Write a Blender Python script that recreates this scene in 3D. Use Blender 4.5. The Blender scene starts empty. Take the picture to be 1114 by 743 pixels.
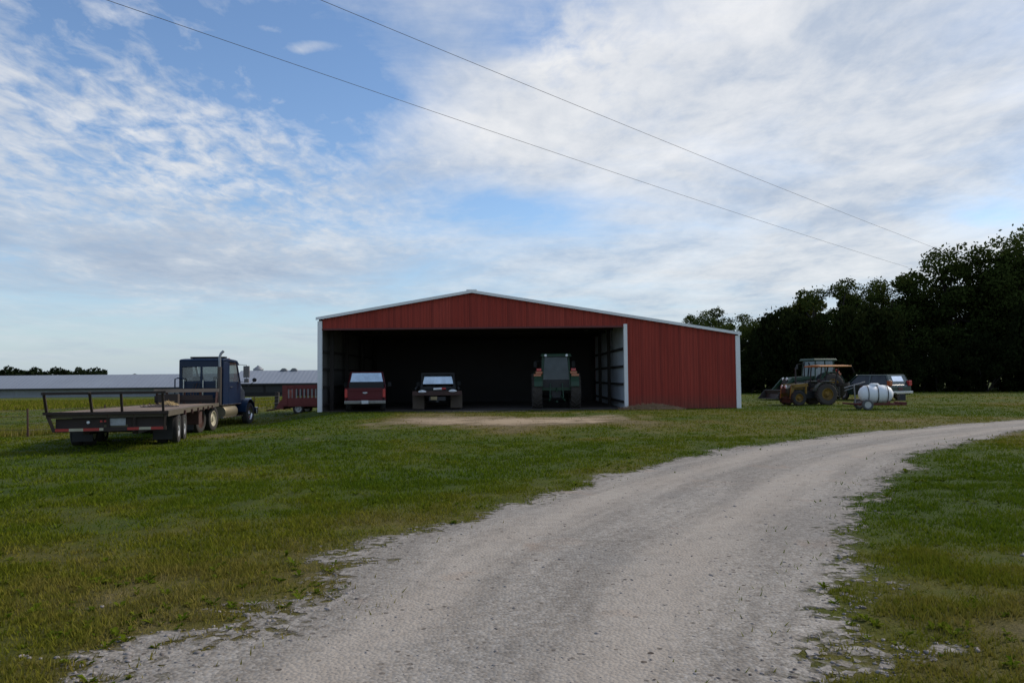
import bpy, math, random
import numpy as np
from mathutils import Matrix, Vector, Euler

random.seed(7)
RNG = np.random.default_rng(7)
R = math.radians
PI = math.pi
SC = bpy.context.scene
COL = SC.collection

# ------------------------------------------------------------------ camera model
CAM_Z = 1.55
FPX, PW, PH = 853.0, 1114.0, 743.0
PITCH, ROLL = R(2.65), R(0.55)
CAM_ROT = Euler((R(90) + PITCH, 0, 0)).to_matrix() @ Matrix.Rotation(-ROLL, 3, 'Z')

def at(px, py, d):
    """world point seen at photo pixel px,py at depth (world y) d"""
    v = CAM_ROT @ Vector(((px - PW / 2) / FPX, (PH / 2 - py) / FPX, -1))
    return Vector((0, 0, CAM_Z)) + v * (d / v.y)

def xat(px, d):
    return at(px, 411, d).x

# ------------------------------------------------------------------ numpy noise
def _hash(ix, iy, s):
    h = (ix * 374761393 + iy * 668265263 + s * 1442695041) & 0xFFFFFFFF
    h = ((h ^ (h >> 13)) * 1274126177) & 0xFFFFFFFF
    return ((h ^ (h >> 16)) & 0xFFFF) / 65535.0

def vnoise(x, y, s=0):
    x = np.asarray(x, float); y = np.asarray(y, float)
    ix = np.floor(x).astype(np.int64); iy = np.floor(y).astype(np.int64)
    fx = x - ix; fy = y - iy
    fx = fx * fx * (3 - 2 * fx); fy = fy * fy * (3 - 2 * fy)
    a = _hash(ix, iy, s); b = _hash(ix + 1, iy, s); c = _hash(ix, iy + 1, s); d = _hash(ix + 1, iy + 1, s)
    return (a + (b - a) * fx) * (1 - fy) + (c + (d - c) * fx) * fy

def fbm(x, y, s=0, o=4):
    t = 0; a = .5; n = 0
    for k in range(o):
        t = t + a * vnoise(x * 2 ** k + 17 * k, y * 2 ** k - 9 * k, s + k); n += a; a *= .5
    return t / n

def sst(x, a, b):
    t = np.clip((np.asarray(x, float) - a) / (b - a), 0, 1)
    return t * t * (3 - 2 * t)

# ------------------------------------------------------------------ terrain shape
def height(x, y):
    x = np.asarray(x, float); y = np.asarray(y, float)
    h = -.48 * sst(-x, 7, 12) * sst(y, 20, 29)
    far = sst(-x + y * .12, -2, 12) * sst(y, 50, 160)
    h = h - 1.25 * far
    h = h + (fbm(x * .12, y * .12, 3) - .5) * .16 * sst(np.hypot(x, y), 6, 20)
    # shed pad
    dx = np.maximum(np.maximum(-9.6 - x, x - 11.4), 0); dy = np.maximum(np.maximum(36.9 - y, y - 53), 0)
    pad = 1 - sst(np.hypot(dx, dy), 0, 1.8)
    h = h * (1 - pad)
    # slight fall of the road edge shoulders
    return h - 3.5 * sst(y, 200, 420) * sst(-x, 0, 60)

def hz(x, y):
    return float(height(x, y))

# ------------------------------------------------------------------ road shape
ROAD_L = np.array([(-5.5, -14), (-4.2, -6), (-2.5, 1), (-2.3, 3.2), (-2.05, 4.1), (-1.78, 5.0), (-1.55, 5.6), (-1.42, 7.0), (-1.1, 8.1), (-.25, 9.8), (1.1, 12.0), (2.3, 13.8), (4.9, 17.3), (8.1, 20.2), (11.8, 22.9), (17.2, 26.4), (26, 31), (60, 46)], float)
ROAD_R = np.array([(-1.5, -14), (.2, -6), (.9, 1), (1.3, 3.0), (1.52, 3.95), (1.80, 4.7), (2.25, 5.7), (3.1, 7.2), (3.85, 8.7), (5.05, 10.8), (6.25, 12.8), (7.75, 15.0), (10.6, 17.9), (13.9, 21.1), (18.5, 24.2), (27, 28), (61, 43)], float)

def pl_dist(x, y, P):
    d = np.full(x.shape, 1e9)
    for (ax, ay), (bx, by) in zip(P[:-1], P[1:]):
        vx, vy = bx - ax, by - ay
        t = np.clip(((x - ax) * vx + (y - ay) * vy) / (vx * vx + vy * vy), 0, 1)
        d = np.minimum(d, np.hypot(x - ax - t * vx, y - ay - t * vy))
    return d

def in_poly(x, y, P):
    c = np.zeros(x.shape, bool)
    n = len(P)
    for i in range(n):
        ax, ay = P[i]; bx, by = P[(i + 1) % n]
        if ay == by: continue
        c ^= ((ay > y) != (by > y)) & (x < (bx - ax) * (y - ay) / (by - ay) + ax)
    return c

ROAD_POLY = np.vstack([ROAD_L, ROAD_R[::-1]])

def road_mask(x, y):
    """signed metres inside the road (positive inside), roughened"""
    x = np.asarray(x, float); y = np.asarray(y, float)
    dl = pl_dist(x, y, ROAD_L); dr = pl_dist(x, y, ROAD_R)
    d = np.minimum(dl, dr)
    s = np.where(in_poly(x, y, ROAD_POLY), d, -d)
    near = 1 - sst(y, 7, 16)
    n = fbm(x * .9 + 5, y * .9, 11) - .5
    n2 = fbm(x * 3.1, y * 3.1, 23) - .5
    s = s + n * (.9 + .1 * near) + n2 * (.6 + .2 * near)
    # stony bare patches outside
    p = np.zeros_like(x)
    for (cx, cy, rx, ry, a) in [(4.5, 6.8, .8, .24, 1.15), (2.5, 4.5, .45, .2, .62), (-2.6, 5.5, .8, .4, .75), (-2.2, 4.6, .7, .4, .7), (-2.0, 7.0, .6, .4, .5), (-3.1, 4.4, .6, .3, .5)]:
        p = p + a * np.exp(-((x - cx) / rx) ** 2 - ((y - cy) / ry) ** 2)
    out = np.where(s < 0, np.maximum(s, -.75) + p * (.75 + n2 * 1.2), s)
    return np.where(s < 0, np.maximum(s, np.minimum(out, .35)), s)

def apron_mask(x, y):
    """bare stony ground in front of the shed"""
    x = np.asarray(x, float); y = np.asarray(y, float)
    n = fbm(x * .55 + 40, y * .35, 5) - .5; n2 = fbm(x * 2.2, y * 1.6, 31) - .5
    a = 1.35 * np.exp(-((x + .8) / 4.8) ** 4 - ((y - 27.9) / 3.8) ** 2)
    a = a + .7 * np.exp(-((x - 4.2) / 2.6) ** 2 - ((y - 31) / 2.6) ** 2)
    a = a + .95 * np.exp(-((x + 1.2) / 6.3) ** 4 - ((y - 36.4) / 1.0) ** 2)
    return a - .60 + n * 1.5 + n2 * 1.3

def dryness(x, y):
    x = np.asarray(x, float); y = np.asarray(y, float)
    d = .29 + 1.2 * (fbm(x * .16, y * .16, 41) - .5) + .5 * (fbm(x * .7, y * .7, 47) - .5)
    dl = pl_dist(x, y, ROAD_L)
    d = d + .26 * np.exp(-(dl / 1.3) ** 2) * (x < 4)
    d = d + .85 * np.exp(-((x + .6) / 5.0) ** 4 - ((y - 28.8) / 3.6) ** 2) * np.clip(fbm(x * .5, y * .4, 91) * 2.2 - .25, 0, 1)
    d = d - .35 * np.exp(-((x - 7.2) / 4.0) ** 2 - ((y - 11.5) / 4) ** 2)
    d = d - .35 * np.exp(-((x + 8) / 4.0) ** 2 - ((y - 10) / 5) ** 2)
    d = d + .5 * np.exp(-((x - 3.0) / 1.3) ** 2 - ((y - 5) / 1.8) ** 2) * np.clip(fbm(x * 1.3, y * 1.3, 66) * 2.2 - .4, 0, 1.2)
    d = d + .25 * sst(y, 22, 33) * (1 - sst(y, 60, 100)) * sst(x, -9, -3) * (1 - .9 * sst(x, 8, 14))
    d = d + .8 * np.exp(-((x + 7.9) / 1.5) ** 2 - ((y - 22.6) / 3.2) ** 2) * np.clip(fbm(x * 1.1, y * .8, 57) * 2.4 - .3, 0, 1.1)
    d = d + .5 * np.clip(fbm(x * .45 + 3, y * .3, 83) - .55, 0, 1) * 3 * sst(y, 9, 15) * (1 - sst(y, 55, 80))
    d = d + .38 * np.exp(-((y - 74) / 24) ** 2) * sst(-x, 14, 24)
    return np.clip(d, 0, 1.3)

# ------------------------------------------------------------------ materials
MATS = {}
def nodes_of(m):
    m.use_nodes = True
    nt = m.node_tree
    nt.nodes.clear()
    return nt

def N(nt, t, **kw):
    n = nt.nodes.new(t)
    for k, v in kw.items():
        if k.startswith('i_'):
            n.inputs[int(k[2:])].default_value = v
        else:
            setattr(n, k, v)
    return n

def L(nt, a, b): nt.links.new(a, b)

def ramp(nt, fac, stops, interp='LINEAR'):
    r = nt.nodes.new('ShaderNodeValToRGB'); cr = r.color_ramp; cr.interpolation = interp
    while len(cr.elements) > 1: cr.elements.remove(cr.elements[-1])
    for k, (p, c) in enumerate(stops):
        e = cr.elements[0] if k == 0 else cr.elements.new(p)
        e.position = p; e.color = (c[0], c[1], c[2], 1) if len(c) == 3 else c
    if fac is not None: L(nt, fac, r.inputs[0])
    return r

def mixc(nt, fac, a, b, mode='MIX'):
    m = nt.nodes.new('ShaderNodeMix'); m.data_type = 'RGBA'; m.blend_type = mode; m.clamp_factor = True
    for s, v in ((0, fac), (6, a), (7, b)):
        if hasattr(v, 'is_linked') or hasattr(v, 'links'): L(nt, v, m.inputs[s])
        else: m.inputs[s].default_value = v if s == 0 else (v[0], v[1], v[2], 1)
    return m.outputs[2]

def math_(nt, op, a, b=None, c=None, clamp=False):
    m = nt.nodes.new('ShaderNodeMath'); m.operation = op; m.use_clamp = clamp
    for k, v in enumerate((a, b, c)):
        if v is None: continue
        if hasattr(v, 'links'): L(nt, v, m.inputs[k])
        else: m.inputs[k].default_value = v
    return m.outputs[0]

def noise(nt, vec, scale, detail=4, rough=.55, dist=0):
    n = nt.nodes.new('ShaderNodeTexNoise'); n.inputs['Scale'].default_value = scale; n.inputs['Detail'].default_value = detail
    n.inputs['Roughness'].default_value = rough; n.inputs['Distortion'].default_value = dist
    if vec is not None: L(nt, vec, n.inputs['Vector'])
    return n.outputs['Fac']

def mat(name, col, rough=.5, metal=0, dirt=.35, dirt_col=(.07, .055, .04), dscale=2.5, spec=.5, bump=0, low_dirt=0, coat=0):
    """painted / rubber / wood surface with grime from object-space noise"""
    if name in MATS: return MATS[name]
    m = bpy.data.materials.new(name); nt = nodes_of(m)
    out = N(nt, 'ShaderNodeOutputMaterial'); b = N(nt, 'ShaderNodeBsdfPrincipled')
    L(nt, b.outputs[0], out.inputs[0])
    tc = N(nt, 'ShaderNodeTexCoord'); v = tc.outputs['Object']
    n1 = noise(nt, v, dscale, 5, .65)
    n2 = noise(nt, v, dscale * 9, 3, .6)
    f = math_(nt, 'ADD', n1, math_(nt, 'MULTIPLY', n2, .35))
    f = math_(nt, 'MULTIPLY', math_(nt, 'SUBTRACT', f, .55), 2.2 * dirt, clamp=True)
    if low_dirt:
        sep = N(nt, 'ShaderNodeSeparateXYZ'); L(nt, v, sep.inputs[0])
        z = math_(nt, 'MULTIPLY', math_(nt, 'SUBTRACT', low_dirt, sep.outputs[2]), .9, clamp=True)
        f = math_(nt, 'ADD', f, math_(nt, 'MULTIPLY', z, math_(nt, 'ADD', n1, .2)), clamp=True)
    c = mixc(nt, f, col, dirt_col)
    c = mixc(nt, math_(nt, 'MULTIPLY', n2, .25), c, (col[0] * .45, col[1] * .45, col[2] * .45))
    L(nt, c, b.inputs['Base Color'])
    b.inputs['Metallic'].default_value = metal
    r = math_(nt, 'ADD', math_(nt, 'MULTIPLY', f, .4), rough, clamp=True)
    L(nt, r, b.inputs['Roughness'])
    b.inputs['Specular IOR Level'].default_value = spec
    if coat: b.inputs['Coat Weight'].default_value = coat
    if bump:
        bp = N(nt, 'ShaderNodeBump'); bp.inputs['Strength'].default_value = bump; bp.inputs['Distance'].default_value = .02
        L(nt, n2, bp.inputs['Height']); L(nt, bp.outputs[0], b.inputs['Normal'])
    MATS[name] = m
    return m

def glass_mat(name, tint=(.75, .82, .82), clear=.72, rough=.02):
    m = bpy.data.materials.new(name); nt = nodes_of(m)
    out = N(nt, 'ShaderNodeOutputMaterial')
    tr = N(nt, 'ShaderNodeBsdfTransparent'); tr.inputs[0].default_value = (tint[0] * clear, tint[1] * clear, tint[2] * clear, 1)
    gl = N(nt, 'ShaderNodeBsdfGlossy'); gl.inputs['Roughness'].default_value = rough; gl.inputs[0].default_value = (.9, .95, 1, 1)
    fr = N(nt, 'ShaderNodeFresnel'); fr.inputs[0].default_value = 1.6
    mx = N(nt, 'ShaderNodeMixShader')
    tc = N(nt, 'ShaderNodeTexCoord')
    dust = math_(nt, 'MULTIPLY', noise(nt, tc.outputs['Object'], 3, 5), .16)
    L(nt, math_(nt, 'ADD', fr.outputs[0], .03), mx.inputs[0]); L(nt, tr.outputs[0], mx.inputs[1]); L(nt, gl.outputs[0], mx.inputs[2])
    df = N(nt, 'ShaderNodeBsdfDiffuse'); df.inputs[0].default_value = (.3, .29, .26, 1)
    m2 = N(nt, 'ShaderNodeMixShader'); L(nt, dust, m2.inputs[0]); L(nt, mx.outputs[0], m2.inputs[1]); L(nt, df.outputs[0], m2.inputs[2])
    L(nt, m2.outputs[0], out.inputs[0])
    return m

def mirror_glass(name, amt=.55, rough=.06, base=(.02, .022, .025)):
    """dusty dark window that mostly mirrors the sky"""
    m = bpy.data.materials.new(name); nt = nodes_of(m)
    out = N(nt, 'ShaderNodeOutputMaterial')
    df = N(nt, 'ShaderNodeBsdfDiffuse'); df.inputs[0].default_value = (*base, 1)
    gl = N(nt, 'ShaderNodeBsdfGlossy'); gl.inputs['Roughness'].default_value = rough; gl.inputs[0].default_value = (.85, .9, .92, 1)
    tc = N(nt, 'ShaderNodeTexCoord')
    n = noise(nt, tc.outputs['Object'], 2.5, 5)
    mx = N(nt, 'ShaderNodeMixShader')
    L(nt, math_(nt, 'MULTIPLY', math_(nt, 'ADD', n, .5), amt), mx.inputs[0]); L(nt, df.outputs[0], mx.inputs[1]); L(nt, gl.outputs[0], mx.inputs[2])
    L(nt, mx.outputs[0], out.inputs[0])
    return m

def siding_mat():
    m = bpy.data.materials.new('red_steel_siding'); nt = nodes_of(m)
    out = N(nt, 'ShaderNodeOutputMaterial'); b = N(nt, 'ShaderNodeBsdfPrincipled'); L(nt, b.outputs[0], out.inputs[0])
    tc = N(nt, 'ShaderNodeTexCoord'); v = tc.outputs['Object']; sp = N(nt, 'ShaderNodeSeparateXYZ'); L(nt, v, sp.inputs[0])
    u = math_(nt, 'ADD', sp.outputs[0], sp.outputs[1])
    wn = N(nt, 'ShaderNodeTexWhiteNoise'); wn.noise_dimensions = '1D'; L(nt, math_(nt, 'FLOOR', math_(nt, 'DIVIDE', u, .915)), wn.inputs['W'])
    mp = N(nt, 'ShaderNodeMapping'); mp.inputs['Scale'].default_value = (6, 6, .35); L(nt, v, mp.inputs[0])
    st = noise(nt, mp.outputs[0], 1, 6, .6); fade = noise(nt, v, .35, 5, .6); sm = noise(nt, v, 2.4, 5, .65)
    c = mixc(nt, math_(nt, 'ADD', math_(nt, 'MULTIPLY', wn.outputs[0], .45), math_(nt, 'MULTIPLY', fade, .55)), (.29, .036, .022), (.42, .068, .044))
    c = mixc(nt, math_(nt, 'MULTIPLY', math_(nt, 'SUBTRACT', st, .45), 1.6, clamp=True), c, (.15, .024, .018))
    low = math_(nt, 'MULTIPLY', math_(nt, 'SUBTRACT', .75, sp.outputs[2]), 1.3, clamp=True)
    c = mixc(nt, math_(nt, 'MULTIPLY', low, math_(nt, 'MULTIPLY', sm, 1.1)), c, (.13, .075, .048))
    lap = math_(nt, 'GREATER_THAN', math_(nt, 'FRACT', math_(nt, 'DIVIDE', u, .915)), .975)
    c = mixc(nt, math_(nt, 'MULTIPLY', lap, .55), c, (.07, .012, .01))
    rib = math_(nt, 'LESS_THAN', math_(nt, 'FRACT', math_(nt, 'DIVIDE', u, .305)), .30)
    c = mixc(nt, math_(nt, 'MULTIPLY', rib, .22), c, (.10, .016, .012))
    L(nt, c, b.inputs['Base Color']); b.inputs['Roughness'].default_value = .6; b.inputs['Specular IOR Level'].default_value = .2
    return m
RED = siding_mat()
TRIM = mat('white_trim_paint', (.88, .87, .84), .45, 0, .12, (.35, .33, .29), 1.2)
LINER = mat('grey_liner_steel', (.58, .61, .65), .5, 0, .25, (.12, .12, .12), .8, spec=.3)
LINERD = mat('shade_darkened_liner', (.13, .12, .105), .6, 0, .4, (.05, .045, .04), .8, spec=.2)  # left wall liner, its weaker light put into a darker colour
DARKSTEEL = mat('dark_steel', (.03, .03, .032), .55, .2, .3)
DARKWOOD = mat('dark_timber', (.035, .028, .024), .8, 0, .4)
INTERIOR = mat('shade_black_back_wall', (.03, .026, .026), .6, 0, .4)  # near black: the darkness deep in the bay is painted in
ROOFM = mat('galvalume_roof', (.40, .41, .41), .38, .5, .3, (.2, .19, .18), .4)
RUBBER = mat('tyre_rubber', (.018, .018, .019), .8, 0, .6, (.07, .06, .045), 5, low_dirt=.25, bump=.3)
MUDRUB = mat('muddy_rubber', (.10, .075, .055), .9, 0, .8, (.16, .125, .09), 3)
CHROME = mat('chrome', (.62, .62, .61), .2, 1, .4, (.2, .17, .13), 4)
SILVER = mat('silver_paint_rim', (.50, .50, .48), .4, .35, .3, (.2, .17, .12), 6)
CREAM = mat('cream_rim', (.55, .50, .36), .5, 0, .4, (.2, .16, .1), 6)
GREEN = mat('tractor_green', (.010, .052, .020), .45, 0, .4, (.06, .055, .035), 2, low_dirt=.4)
DGREEN = mat('dark_green_car_paint', (.008, .032, .024), .25, 0, .2, (.05, .045, .035), 1.5, low_dirt=.3, coat=.5)
YELLOW = mat('tractor_yellow', (.26, .145, .010), .55, 0, .7, (.06, .04, .02), 3, low_dirt=.2)
CANOPY = mat('orange_canopy_paint', (.46, .17, .02), .5, 0, .35, (.2, .12, .05), 2)
BLUE = mat('blue_truck_paint', (.004, .019, .052), .38, 0, .15, (.035, .035, .033), 1.2, low_dirt=.5, spec=.25, coat=.15)
BLACKP = mat('black_plastic', (.012, .012, .013), .5, 0, .3)
PICKRED = mat('maroon_truck_paint', (.115, .008, .013), .4, 0, .2, (.05, .025, .02), 1.5, low_dirt=.4, spec=.3, coat=.15)
DKPAINT = mat('black_truck_paint', (.012, .013, .016), .3, 0, .35, (.06, .045, .03), 2, low_dirt=.5)
REDWAG = mat('faded_red_wagon_paint', (.20, .03, .024), .6, 0, .5, (.09, .04, .03), 2)
RUST = mat('rusty_iron', (.075, .03, .02), .8, 0, .7, (.03, .018, .014), 5, bump=.3)
FRAMEBR = mat('brown_black_trailer_frame', (.030, .018, .012), .7, 0, .5, (.05, .03, .02), 3)
LAMPRED = mat('red_lamp_lens', (.55, .03, .03), .2, 0, .1, coat=.6)
LAMPOR = mat('orange_lamp_lens', (.42, .11, .03), .25, 0, .1, coat=.6)
LAMPWH = mat('clear_lamp_lens', (.92, .92, .91), .25, 0, .02, coat=.6)
PLATE = mat('licence_plate_white', (.68, .69, .68), .4, 0, .2)
TANKW = mat('white_poly_tank', (.90, .90, .89), .5, 0, .05, (.35, .34, .3), 1.2)
SKIN_GREY = mat('grey_metal', (.25, .25, .25), .5, .4, .3)
SEATM = mat('seat_vinyl', (.02, .02, .02), .6, 0, .3)
HAY = mat('straw', (.30, .21, .09), .95, 0, .4, (.13, .09, .05), 3, bump=.4)
WALLGREY = mat('poultry_wall_grey', (.30, .31, .31), .7, 0, .35, (.10, .10, .09), .35)
GALV = mat('galvanised_bin', (.30, .31, .32), .4, .6, .3, (.16, .15, .13), .8)
POSTM = mat('rusty_post', (.06, .028, .02), .8, 0, .5)
WIREM = mat('wire_metal', (.05, .05, .052), .5, .5, .2)
CABLE = mat('overhead_cable', (.09, .09, .095), .7, 0, .1)
CLEARG = glass_mat('cab_glass')
GREENG = glass_mat('tinted_cab_glass', (.5, .68, .64), .75)
MIRG = mirror_glass('sky_reflecting_window', .62, .12, (.06, .06, .058))
DIMG = mirror_glass('dim_reflecting_window', .12)

def roofing_mat(name, col, pitch, axis=0):
    m = bpy.data.materials.new(name); nt = nodes_of(m)
    out = N(nt, 'ShaderNodeOutputMaterial'); b = N(nt, 'ShaderNodeBsdfPrincipled'); L(nt, b.outputs[0], out.inputs[0])
    tc = N(nt, 'ShaderNodeTexCoord'); sep = N(nt, 'ShaderNodeSeparateXYZ'); L(nt, tc.outputs['Object'], sep.inputs[0])
    w = math_(nt, 'SINE', math_(nt, 'MULTIPLY', sep.outputs[axis], 2 * PI / pitch))
    n = noise(nt, tc.outputs['Object'], .12, 5); n2 = noise(nt, tc.outputs['Object'], .9, 4)
    sh = math_(nt, 'GREATER_THAN', math_(nt, 'FRACT', math_(nt, 'MULTIPLY', sep.outputs[axis], 1 / (pitch * 4))), .93)
    c = mixc(nt, n, (col[0] * .8, col[1] * .8, col[2] * .82), (col[0] * 1.15, col[1] * 1.15, col[2] * 1.13))
    c = mixc(nt, math_(nt, 'MULTIPLY', sh, .10), c, (col[0] * .55, col[1] * .5, col[2] * .48))
    c = mixc(nt, math_(nt, 'MULTIPLY', n2, .25), c, (col[0] * .6, col[1] * .56, col[2] * .52))
    L(nt, c, b.inputs['Base Color']); b.inputs['Roughness'].default_value = .5; b.inputs['Metallic'].default_value = .2
    bp = N(nt, 'ShaderNodeBump'); bp.inputs['Strength'].default_value = .4; bp.inputs['Distance'].default_value = .03
    L(nt, w, bp.inputs['Height']); L(nt, bp.outputs[0], b.inputs['Normal'])
    return m

def plank_mat(name, ca, cb, width, axis=0, grain_axis=1):
    m = bpy.data.materials.new(name); nt = nodes_of(m)
    out = N(nt, 'ShaderNodeOutputMaterial'); b = N(nt, 'ShaderNodeBsdfPrincipled'); L(nt, b.outputs[0], out.inputs[0])
    tc = N(nt, 'ShaderNodeTexCoord'); sep = N(nt, 'ShaderNodeSeparateXYZ'); L(nt, tc.outputs['Object'], sep.inputs[0])
    u = math_(nt, 'DIVIDE', sep.outputs[axis], width)
    idx = math_(nt, 'FLOOR', u); fr = math_(nt, 'FRACT', u)
    wn = N(nt, 'ShaderNodeTexWhiteNoise'); wn.noise_dimensions = '1D'; L(nt, idx, wn.inputs['W'])
    mp = N(nt, 'ShaderNodeMapping'); s = [14, 14, 14]; s[grain_axis] = .8; mp.inputs['Scale'].default_value = s
    L(nt, tc.outputs['Object'], mp.inputs[0])
    g = noise(nt, mp.outputs[0], 1, 6, .65)
    stain = noise(nt, tc.outputs['Object'], .7, 5, .6)
    f = math_(nt, 'ADD', math_(nt, 'MULTIPLY', g, .6), math_(nt, 'MULTIPLY', wn.outputs[0], .4))
    c = mixc(nt, f, ca, cb)
    c = mixc(nt, math_(nt, 'MULTIPLY', math_(nt, 'SUBTRACT', stain, .45), 2.2, clamp=True), c, (.05, .036, .028))
    gap = math_(nt, 'LESS_THAN', math_(nt, 'ABSOLUTE', math_(nt, 'SUBTRACT', fr, .5)), .46)
    c = mixc(nt, gap, (.012, .009, .008), c)
    L(nt, c, b.inputs['Base Color']); b.inputs['Roughness'].default_value = .85
    bp = N(nt, 'ShaderNodeBump'); bp.inputs['Strength'].default_value = .5; bp.inputs['Distance'].default_value = .01
    L(nt, g, bp.inputs['Height']); L(nt, bp.outputs[0], b.inputs['Normal'])
    return m

DECKM = plank_mat('weathered_deck_planks', (.11, .072, .05), (.30, .205, .13), .2, 0, 1)
BOARDM = plank_mat('weathered_head_boards', (.17, .12, .09), (.33, .25, .18), .5, 2, 0)
TAILBM = plank_mat('dark_tail_board', (.03, .02, .016), (.06, .042, .034), .5, 2, 0)

def grass_color(nt, attr=True):
    geo = N(nt, 'ShaderNodeNewGeometry'); p = geo.outputs['Position']
    a = N(nt, 'ShaderNodeAttribute', attribute_name='dry')
    n1 = noise(nt, p, .9, 6, .65); n2 = noise(nt, p, 7, 4, .65); n3 = noise(nt, p, .22, 4, .55)
    d = math_(nt, 'ADD', a.outputs['Fac'], math_(nt, 'MULTIPLY', math_(nt, 'SUBTRACT', n1, .5), .9))
    d = math_(nt, 'ADD', d, math_(nt, 'MULTIPLY', math_(nt, 'SUBTRACT', n2, .5), .5))
    c = ramp(nt, d, [(0, (.062, .115, .004)), (.3, (.112, .150, .007)), (.55, (.185, .175, .016)), (.8, (.27, .20, .05)), (1, (.36, .255, .13))])
    c2 = mixc(nt, math_(nt, 'MULTIPLY', n3, .5), c.outputs[0], (.082, .135, .006))
    return p, c2, n1, n2

def ground_material():
    m = bpy.data.materials.new('meadow_ground'); nt = nodes_of(m)
    out = N(nt, 'ShaderNodeOutputMaterial'); b = N(nt, 'ShaderNodeBsdfPrincipled'); L(nt, b.outputs[0], out.inputs[0])
    p, c, n1, n2 = grass_color(nt)
    hf = noise(nt, p, 34, 4, .7)
    mp = N(nt, 'ShaderNodeMapping'); mp.inputs['Scale'].default_value = (3.2, 1.1, 1); L(nt, p, mp.inputs[0])
    mid = noise(nt, mp.outputs[0], 1.6, 7, .75)
    c = mixc(nt, math_(nt, 'MULTIPLY', math_(nt, 'SUBTRACT', mid, .42), 3.2, clamp=True), mixc(nt, .5, c, (.018, .024, .006)), c)
    c = mixc(nt, math_(nt, 'MULTIPLY', math_(nt, 'SUBTRACT', hf, .35), 2.2, clamp=True), mixc(nt, .45, c, (.022, .022, .010)), c)
    L(nt, c, b.inputs['Base Color']); b.inputs['Roughness'].default_value = .95; b.inputs['Specular IOR Level'].default_value = .15
    bp = N(nt, 'ShaderNodeBump'); bp.inputs['Strength'].default_value = .8; bp.inputs['Distance'].default_value = .05
    L(nt, math_(nt, 'ADD', hf, mid), bp.inputs['Height']); L(nt, bp.outputs[0], b.inputs['Normal'])
    return m

def blade_material():
    m = bpy.data.materials.new('grass_blades'); nt = nodes_of(m)
    out = N(nt, 'ShaderNodeOutputMaterial')
    p, c, n1, n2 = grass_color(nt)
    t = N(nt, 'ShaderNodeAttribute', attribute_name='tint')
    c = mixc(nt, t.outputs['Fac'], mixc(nt, .25, c, (.02, .036, .006)), mixc(nt, .3, c, (.30, .29, .05)))
    df = N(nt, 'ShaderNodeBsdfDiffuse'); L(nt, c, df.inputs[0])
    tl = N(nt, 'ShaderNodeBsdfTranslucent'); L(nt, c, tl.inputs[0])
    mx = N(nt, 'ShaderNodeMixShader'); mx.inputs[0].default_value = .3
    L(nt, df.outputs[0], mx.inputs[1]); L(nt, tl.outputs[0], mx.inputs[2]); L(nt, mx.outputs[0], out.inputs[0])
    return m

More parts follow.
